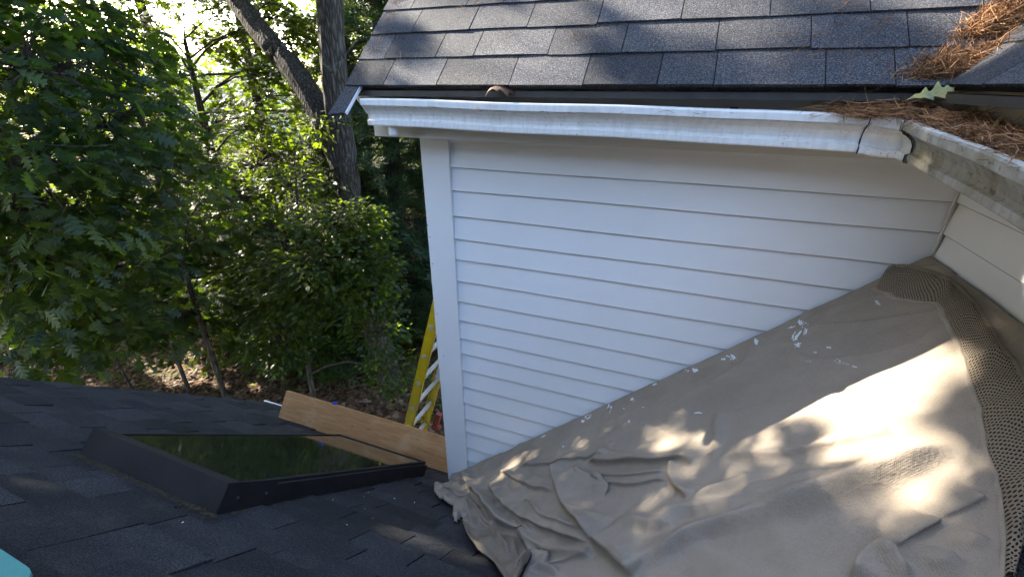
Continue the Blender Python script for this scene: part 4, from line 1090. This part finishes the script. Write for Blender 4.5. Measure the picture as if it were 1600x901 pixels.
tree('shaded understorey tree in the dark middle of the woods', (-7.4, 6.0), [(-7.4, 6.0, -3.6), (-7.3, 6.1, -2)], [.04, .03, .015],
     [E3(280, 430, 9.5, 1.2, 1.1, .9), E3(380, 450, 10, 1.2, 1.2, .9), E3(430, 520, 10, .9, 1.0, .55), E3(300, 520, 10, .9, .9, .45), E3(490, 480, 10.5, 1.1, 1.1, .9), E3(350, 350, 10.5, 1.3, 1.2, .9), E3(520, 560, 10, .8, .8, .5), E3(440, 590, 11, .9, .9, .4), E3(380, 545, 11.5, 1.0, 1.0, .5), E3(250, 530, 11.5, 1.2, 1.0, .5)], 'star', 'maple', .15, 900, 20, 42)
# saplings
for i, (px, py, dep, hgt, lean, lb) in enumerate([(200, 590, 9.0, 3.2, -.55, 'leaning sapling rising from the sunlit leaf litter'), (215, 385, 13, 2.6, .2, 'thin pair of dark stems at mid height on the left'), (370, 520, 10.5, 2.8, .1, 'thin straight sapling between the roof edge and the maple')]):
    b = at(px, py, dep); zz = float(ground_z(b[0], b[1]))
    tree(lb, (b[0], b[1]), [(b[0] + lean * .5, b[1], zz + hgt * .5), (b[0] + lean, b[1] + .1, zz + hgt)], [.026, .018, .008],
         [((b[0] + lean, b[1], zz + hgt), (.9, .9, .6)), ((b[0] + lean * .7, b[1], zz + hgt * .7), (.6, .6, .4))], 'simple', 'maple', .11, 60, 18, 50 + i, spread=.3, name='sapling')

# pine right of the trunk
def pine(label, x, y, h0, h1, rmax, seed, nb=70):
    z = float(ground_z(np.array(x), np.array(y))); root = empty('pine_tree', (x, y, z), label=label, cat='tree')
    tr, Q = trunk_mesh(root, [(x, y, z - .1), (x + .05, y, 0), (x, y + .05, h1)], [.20, .16, .04], MAT['bark_dark'], seed=seed)
    r = np.random.default_rng(seed); m = MB(); P = []; A = []; N = []
    for k in range(nb):
        f = k / nb; zz = z + h0 + (h1 - z - h0) * f; az = k * 2.4 + r.uniform(-.4, .4); L = rmax * (1 - .75 * f) * r.uniform(.7, 1.1)
        d = np.array([math.cos(az), math.sin(az), 0]); s = np.array([-d[1], d[0], 0]); droop = r.uniform(.05, .3)
        pt = lambda t: np.array([x, y, zz]) + d * L * t + np.array([0, 0, -droop * L * t * t + .05 * math.sin(t * 6)])
        m.tube([pt(t) for t in (0, .3, .6, 1)], [.022, .016, .010, .003], 5)
        for t in np.linspace(.25, 1, int(8 + L * 6)):
            for sg in (-1, 1):
                sl = L * .38 * (1.1 - t) + .12; c = pt(t)
                e = c + (s * sg * .8 + d * .6) * sl + np.array([0, 0, r.uniform(-.08, .05)]); m.tube([c, e], [.004, .0015], 3, caps=False)
                for u in np.linspace(.15, 1, max(3, int(sl * 16))):
                    P.append(c + (e - c) * u + r.normal(size=3) * .02); A.append((e - c) / np.linalg.norm(e - c) + r.normal(size=3) * .25); N.append(np.array([0, 0, 1.]) + r.normal(size=3) * .5)
    P, A, N = np.array(P), np.array(A), np.array(N); ok = keep(P, near=3); P, A, N = P[ok], A[ok], N[ok]
    leaf_mesh('crown', root, P, A, N, r.uniform(.15, .24, len(P)), 'tuft', MAT['pine'], r.random(len(P)))
    m.build('limbs', MAT['bark_dark'], root)
pine('dark pine with feathery drooping boughs between the grey trunk and the white corner board', -4.75, 6.3, .6, 4.5, 2.3, 61, 150)
pine('second dark pine further back, its boughs showing above the ladder', -3.9, 9.2, .8, 5.0, 3.0, 62, 130)
pine('low dark pine deep in the shade below the maple leaves', -6.3, 6.4, .5, -.8, 1.9, 63, 60)

# undergrowth and far woods (uncountable)
def scatter(name, n, fn, kind, mat, size, seed, tilt=.6):
    r = np.random.default_rng(seed); P = fn(r, n); ok = keep(P, near=3); P = P[ok]; k = len(P)
    A = r.normal(size=(k, 3)) * [1, 1, .4]; N = np.array([0, 0, 1.]) + r.normal(size=(k, 3)) * tilt
    o = leaf_mesh(name, None, P, A, N, size * r.uniform(.5, 1.3, k), kind, MAT[mat], r.random(k)); tag(o, kind='stuff'); return o
def f_under(r, n):
    nc = n // 40; cx = r.uniform(-24, 3, nc); cy = r.uniform(4.0, 26, nc); hh = r.uniform(.2, 1.3, nc) * np.clip((cy - 2) / 8, .35, 1.6)
    k = np.repeat(np.arange(nc), 40); a = r.normal(size=(len(k), 3)) * [.45, .45, .33]
    P = np.stack([cx[k] + a[:, 0], cy[k] + a[:, 1], np.zeros(len(k))], -1); P[:, 2] = ground_z(P[:, 0], P[:, 1]) + np.abs(a[:, 2]) * hh[k] * 3; return P
tag(scatter('undergrowth', 44000, f_under, 'simple', 'maple', .11, 71), 'low leafy undergrowth covering the woodland floor', 'undergrowth')
def f_litter(r, n):
    x = r.uniform(-16, 1.5, n); y = r.uniform(.8, 14, n); return np.stack([x, y, ground_z(x, y) + .012 + r.random(n) * .02], -1)
tag(scatter('leaf_litter', 26000, f_litter, 'oak', 'deadleaf', .13, 72, .22), 'brown fallen leaves lying on the ground', 'leaf litter')
def f_far(r, n):
    nc = n // 60; az = r.uniform(math.radians(-5), math.radians(100), nc); R = r.uniform(20, 34, nc); zz = r.uniform(-4.5, 9, nc)
    x = 1.1 - np.sin(az) * R; y = -1.7 + np.cos(az) * R
    gap = (np.abs(np.degrees(az) - 53) < 6) & (zz > .8) & (r.random(nc) < .85)
    x, y, zz = x[~gap], y[~gap], zz[~gap]; k = np.repeat(np.arange(len(x)), 60); a = r.normal(size=(len(k), 3)) * [1.1, 1.1, .6]
    return np.stack([x[k] + a[:, 0], y[k] + a[:, 1], zz[k] + a[:, 2] + .6], -1)
tag(scatter('distant_woods', 60000, f_far, 'star', 'maple', .34, 73), 'distant green woods closing the view behind the trees', 'woods')

# neighbour's house in the gap
nb_ = at(322, 62, 38); nh = empty('house', (nb_[0], nb_[1], -4.5), label='distant pale house with a grey roof glimpsed through the bright gap in the leaves', cat='house')
bx, by = nb_[0], nb_[1]
m = MB(); m.box((bx - 5, by - 3, -5), (bx + 5, by + 3, .6)); m.build('wall', M_plain('pale_wall', (.62, .60, .55), .8, .2, .06, 3), nh)
m = MB(); m.add([(bx - 5.4, by - 3.5, .55), (bx + 5.4, by - 3.5, .55), (bx + 5.4, by + 3.5, .55), (bx - 5.4, by + 3.5, .55), (bx - 5.4, by, 2.6), (bx + 5.4, by, 2.6)], [(0, 1, 5, 4), (3, 4, 5, 2), (0, 4, 3), (1, 2, 5), (0, 3, 2, 1)])
m.build('roof', M_plain('pale_grey_roof', (.30, .30, .31), .85, .2, .1, 3), nh)
m = MB()
for dx in (-3.3, 0, 3.3):
    m = MB(); m.box((bx + dx - .5, by - 3.04, -1.3), (bx + dx + .5, by - 3.003, -.1)); m.build('window', MAT['glass'], nh)

# =================================================================== NEEDLES, LEAVES AND DEBRIS
def needle_pile(name, label, pts_fn, n, seed, length=.07, th=.0008, cat='pine needles', lay=None, up=.35, curl=.5, mat='needle'):
    r = np.random.default_rng(seed); V = []; F = []; T = []
    for k in range(n):
        p = pts_fn(r); L = length * r.uniform(.5, 1.25); a = r.normal(size=3); 
        if lay is not None: a = a * .75 + np.array(lay) * (1 if r.random() < .5 else -1)
        a[2] *= up; a /= np.linalg.norm(a); b = np.cross(a, r.normal(size=3)); b /= np.linalg.norm(b); c = np.cross(a, b)
        q = [p + a * L * (t - .5) + b * L * curl * (.25 - (t - .5) ** 2) * r.uniform(.2, 1) for t in (0, .33, .66, 1)]
        bs = len(V); tt = r.random(); w_ = th * r.uniform(.6, 1.3)
        for i, x in enumerate(q):
            ww = w_ * (1 if 0 < i < 3 else .5)
            V += [x + b * ww, x - .5 * b * ww + .87 * c * ww, x - .5 * b * ww - .87 * c * ww]; T += [tt] * 3
        for i in range(3):
            for j in range(3): F.append((bs + i * 3 + j, bs + i * 3 + (j + 1) % 3, bs + i * 3 + 3 + (j + 1) % 3, bs + i * 3 + 3 + j))
    o = mesh_obj(name, V, F, MAT[mat], tint=T); tag(o, label, cat, kind='stuff'); return o
def roofz(x, y): return max(.222 + .93 * (y + .272), .222 + .93 * (x - 1.665))
def valley_fn(y0, y1, w, hgt):
    def f(r):
        y = r.uniform(y0, y1); x = 1.665 + (y + .272) + r.normal() * w * .5 - w * .45; z = roofz(x, y) + abs(r.normal()) * hgt * math.exp(-abs(x - 1.665 - y - .272 + w * .4) / w) + .006
        return np.array([x, y, z])
    return f
needle_pile('needle_pile', 'thick mat of orange pine needles packed up the roof valley', valley_fn(-.165, .12, .062, .022), 4200, 1, .06, lay=(.6, .6, .5), up=.8)
needle_pile('needle_pile', 'clump of brown pine needles in the valley just above the yellow leaf', valley_fn(-.262, -.20, .075, .014), 1000, 2, .055, lay=(.8, .4, .2), up=.8)
def gut_fn(x0, x1, sp, h):
    return lambda r: np.array([r.uniform(x0, x1), -.245 + r.normal() * sp, .150 + abs(r.normal()) * h])
needle_pile('needle_pile', 'tangle of pine needles spilling over the gutter at the inside corner', lambda r: np.array([1.55 + r.normal() * .055, -.272 + r.normal() * .03, .155 + abs(r.normal()) * .012]), 1300, 3, .075, lay=(1, -.2, .1))
needle_pile('needle_pile', 'heap of pine needles filling the short stained gutter', lambda r: (lambda y: np.array([1.66 + r.normal() * .028, y, zlipB(y) + .0 + abs(r.normal()) * .010]))(-.33 - .5 * r.random() ** 1.2), 2200, 4, .07, lay=(.1, 1, .1))
needle_pile('needle_pile', 'sparse dry needles along the bottom of the long gutter', gut_fn(.0, 1.5, .03, .004), 260, 5, .06, lay=(1, 0, 0), up=.2)
def on_A(r, x, y): return np.array([x, y, .222 + .93 * (y + .272) + .0135])
needle_pile('needle_pile', 'long thin curling tendrils trailing left from the clump above the yellow leaf', lambda r: (lambda x, y: on_A(r, x, y) + [0, 0, .004])(1.46 + r.normal() * .09, -.18 + r.normal() * .05), 60, 12, .13, lay=(.8, .1, .1), up=.5, curl=1.3, th=.0005)
needle_pile('needle_pile', 'wisps of dry needles along the left rake of the upper roof', lambda r: (lambda y: on_A(r, -.115 + abs(r.normal()) * .03, y))(-.25 + r.random() * .5), 150, 6, .04, lay=(0, .7, .65), up=.8, th=.0005)
def scatterA(r):
    c = [(.25, .0), (.46, -.1), (.72, -.12), (.72, .02), (1.0, .02), (1.33, -.17), (1.38, -.18), (1.5, -.12), (1.45, -.05), (.05, -.16), (1.22, .03)][r.integers(11)]
    return on_A(r, c[0] + r.normal() * .03, c[1] + r.normal() * .02)
needle_pile('needle_pile', 'scattered single needles and curled tendrils on the upper shingles', scatterA, 130, 7, .055, lay=(.1, .4, .4), up=.8, curl=1.2, th=.00055)
needle_pile('paint_chips', 'tiny pale chips of paint sprinkled on the lower shingles', lambda r: (lambda x, y: PM(x, y, .013))(-.9 + 1.3 * r.random(), -1.45 + 1.3 * r.random()), 22, 14, .007, .0013, cat='paint chips', up=.6, mat='paint')
# catkins / curled bits on the lower part of the roof beside the skylight
needle_pile('debris_line', 'dry dirt and needles caught against the uphill side of the skylight', lambda r: PM(X0 + (X1 - X0 + .03) * r.random(), Y0 - .020 - abs(r.normal()) * .014, .007 + r.random() * .004), 1500, 8, .012, .0007, cat='debris', up=.5, mat='dirt')
needle_pile('debris_line', 'dry dirt gathered along the near side of the skylight', lambda r: PM(X1 + .012 + abs(r.normal()) * .012, Y0 + .02 + .35 * r.random() ** 2, .006 + r.random() * .004), 260, 9, .012, .0006, cat='debris', up=.5, mat='dirt')

def big_leaf(name, label, p, ax, nrm, size, mat, curl=.12, seed=0):
    ax = np.array(ax, float); ax /= np.linalg.norm(ax); nrm = np.array(nrm, float); nrm -= (nrm @ ax) * ax; nrm /= np.linalg.norm(nrm); b = np.cross(nrm, ax)
    n = 44; r = random.Random(seed); V = []; Ft = []
    jit = [r.uniform(.75, 1.2) for _ in range(8)]
    for row, f in enumerate((-1, -.55, 0, .55, 1)):
        for k in range(n + 1):
            t = k / n; w_ = 0.045 * math.sin(math.pi * min(1, t * 1.05)) ** .7
            if abs(f) > 0:
                sg = 0 if f > 0 else 1
                for q, (c, hgt, wd) in enumerate(((.24, .08, .06), (.42, .20, .075), (.66, .27, .08), (.86, .13, .06))):
                    cc = c + (.03 if sg else -.01); w_ += hgt * .9 * jit[q + 4 * sg] * math.exp(-abs((t - cc) / wd) ** 1.8)
            if t > .97: w_ *= (1 - t) / .03
            y = w_ * f; x = t + .42 * max(0, abs(y) - .05)
            zz = curl * math.sin(x * 4 + seed) + curl * 1.6 * y * y * (1 if seed % 2 else -1) + .03 * math.sin(9 * x + 5 * y) + (.02 * abs(y))
            V.append(np.array(p) + size * (x * ax + y * b + zz * nrm))
    for row in range(4):
        for k in range(n): a_ = row * (n + 1) + k; Ft.append((a_, a_ + 1, a_ + n + 2, a_ + n + 1))
    # rounded lobes through a subdivision, real thickness
    o = mesh_obj(name, V, Ft, mat, smooth=True); 
    md = o.modifiers.new('t', 'SOLIDIFY'); md.thickness = .0008
    tag(o, label, 'leaf'); return o
def M_yleaf():
    g = NT('yellowing_leaf', .5, .4); v = g.coords()
    c = g.ramp(g.noise(v, 22, 4), [(.35, (.10, .12, .045)), (.5, (.20, .18, .045)), (.65, (.27, .20, .035))])
    g.col(c); return g.m
MAT['yellowleaf'] = M_yleaf()
p0 = hit(1413, 160, (0, 1, 0), -.315); p1 = hit(1494, 134, (0, 1, 0), -.315)
big_leaf('fallen_leaf', 'yellow green lobed oak leaf lying on the needles at the gutter corner', p0, p1 - p0, (-.2, -.72, .70), float(np.linalg.norm(p1 - p0)), MAT['yellowleaf'], .06, 1)
for i, (px, py, yy, sz, lb) in enumerate([(758, 152, -.285, .105, 'curled brown dead leaf resting in the long gutter left of its middle'), (1278, 168, -.28, .07, 'small crumpled brown leaf in the gutter near its right end'), (1098, 172, -.27, .035, 'tiny brown leaf scrap on the gutter lip right of centre'), (1500, 185, -.33, .06, 'brown leaf standing among needles in the short gutter'), (1300, 172, -.24, .06, 'flat brown leaf tucked beside the crumpled one near the gutter corner')]):
    p = hit(px, py, (0, 1, 0), yy); big_leaf('fallen_leaf', lb, p, (1, .15, .25 * (-1) ** i), (.1, -.5, 1), sz, MAT['deadleaf'], .22, i)
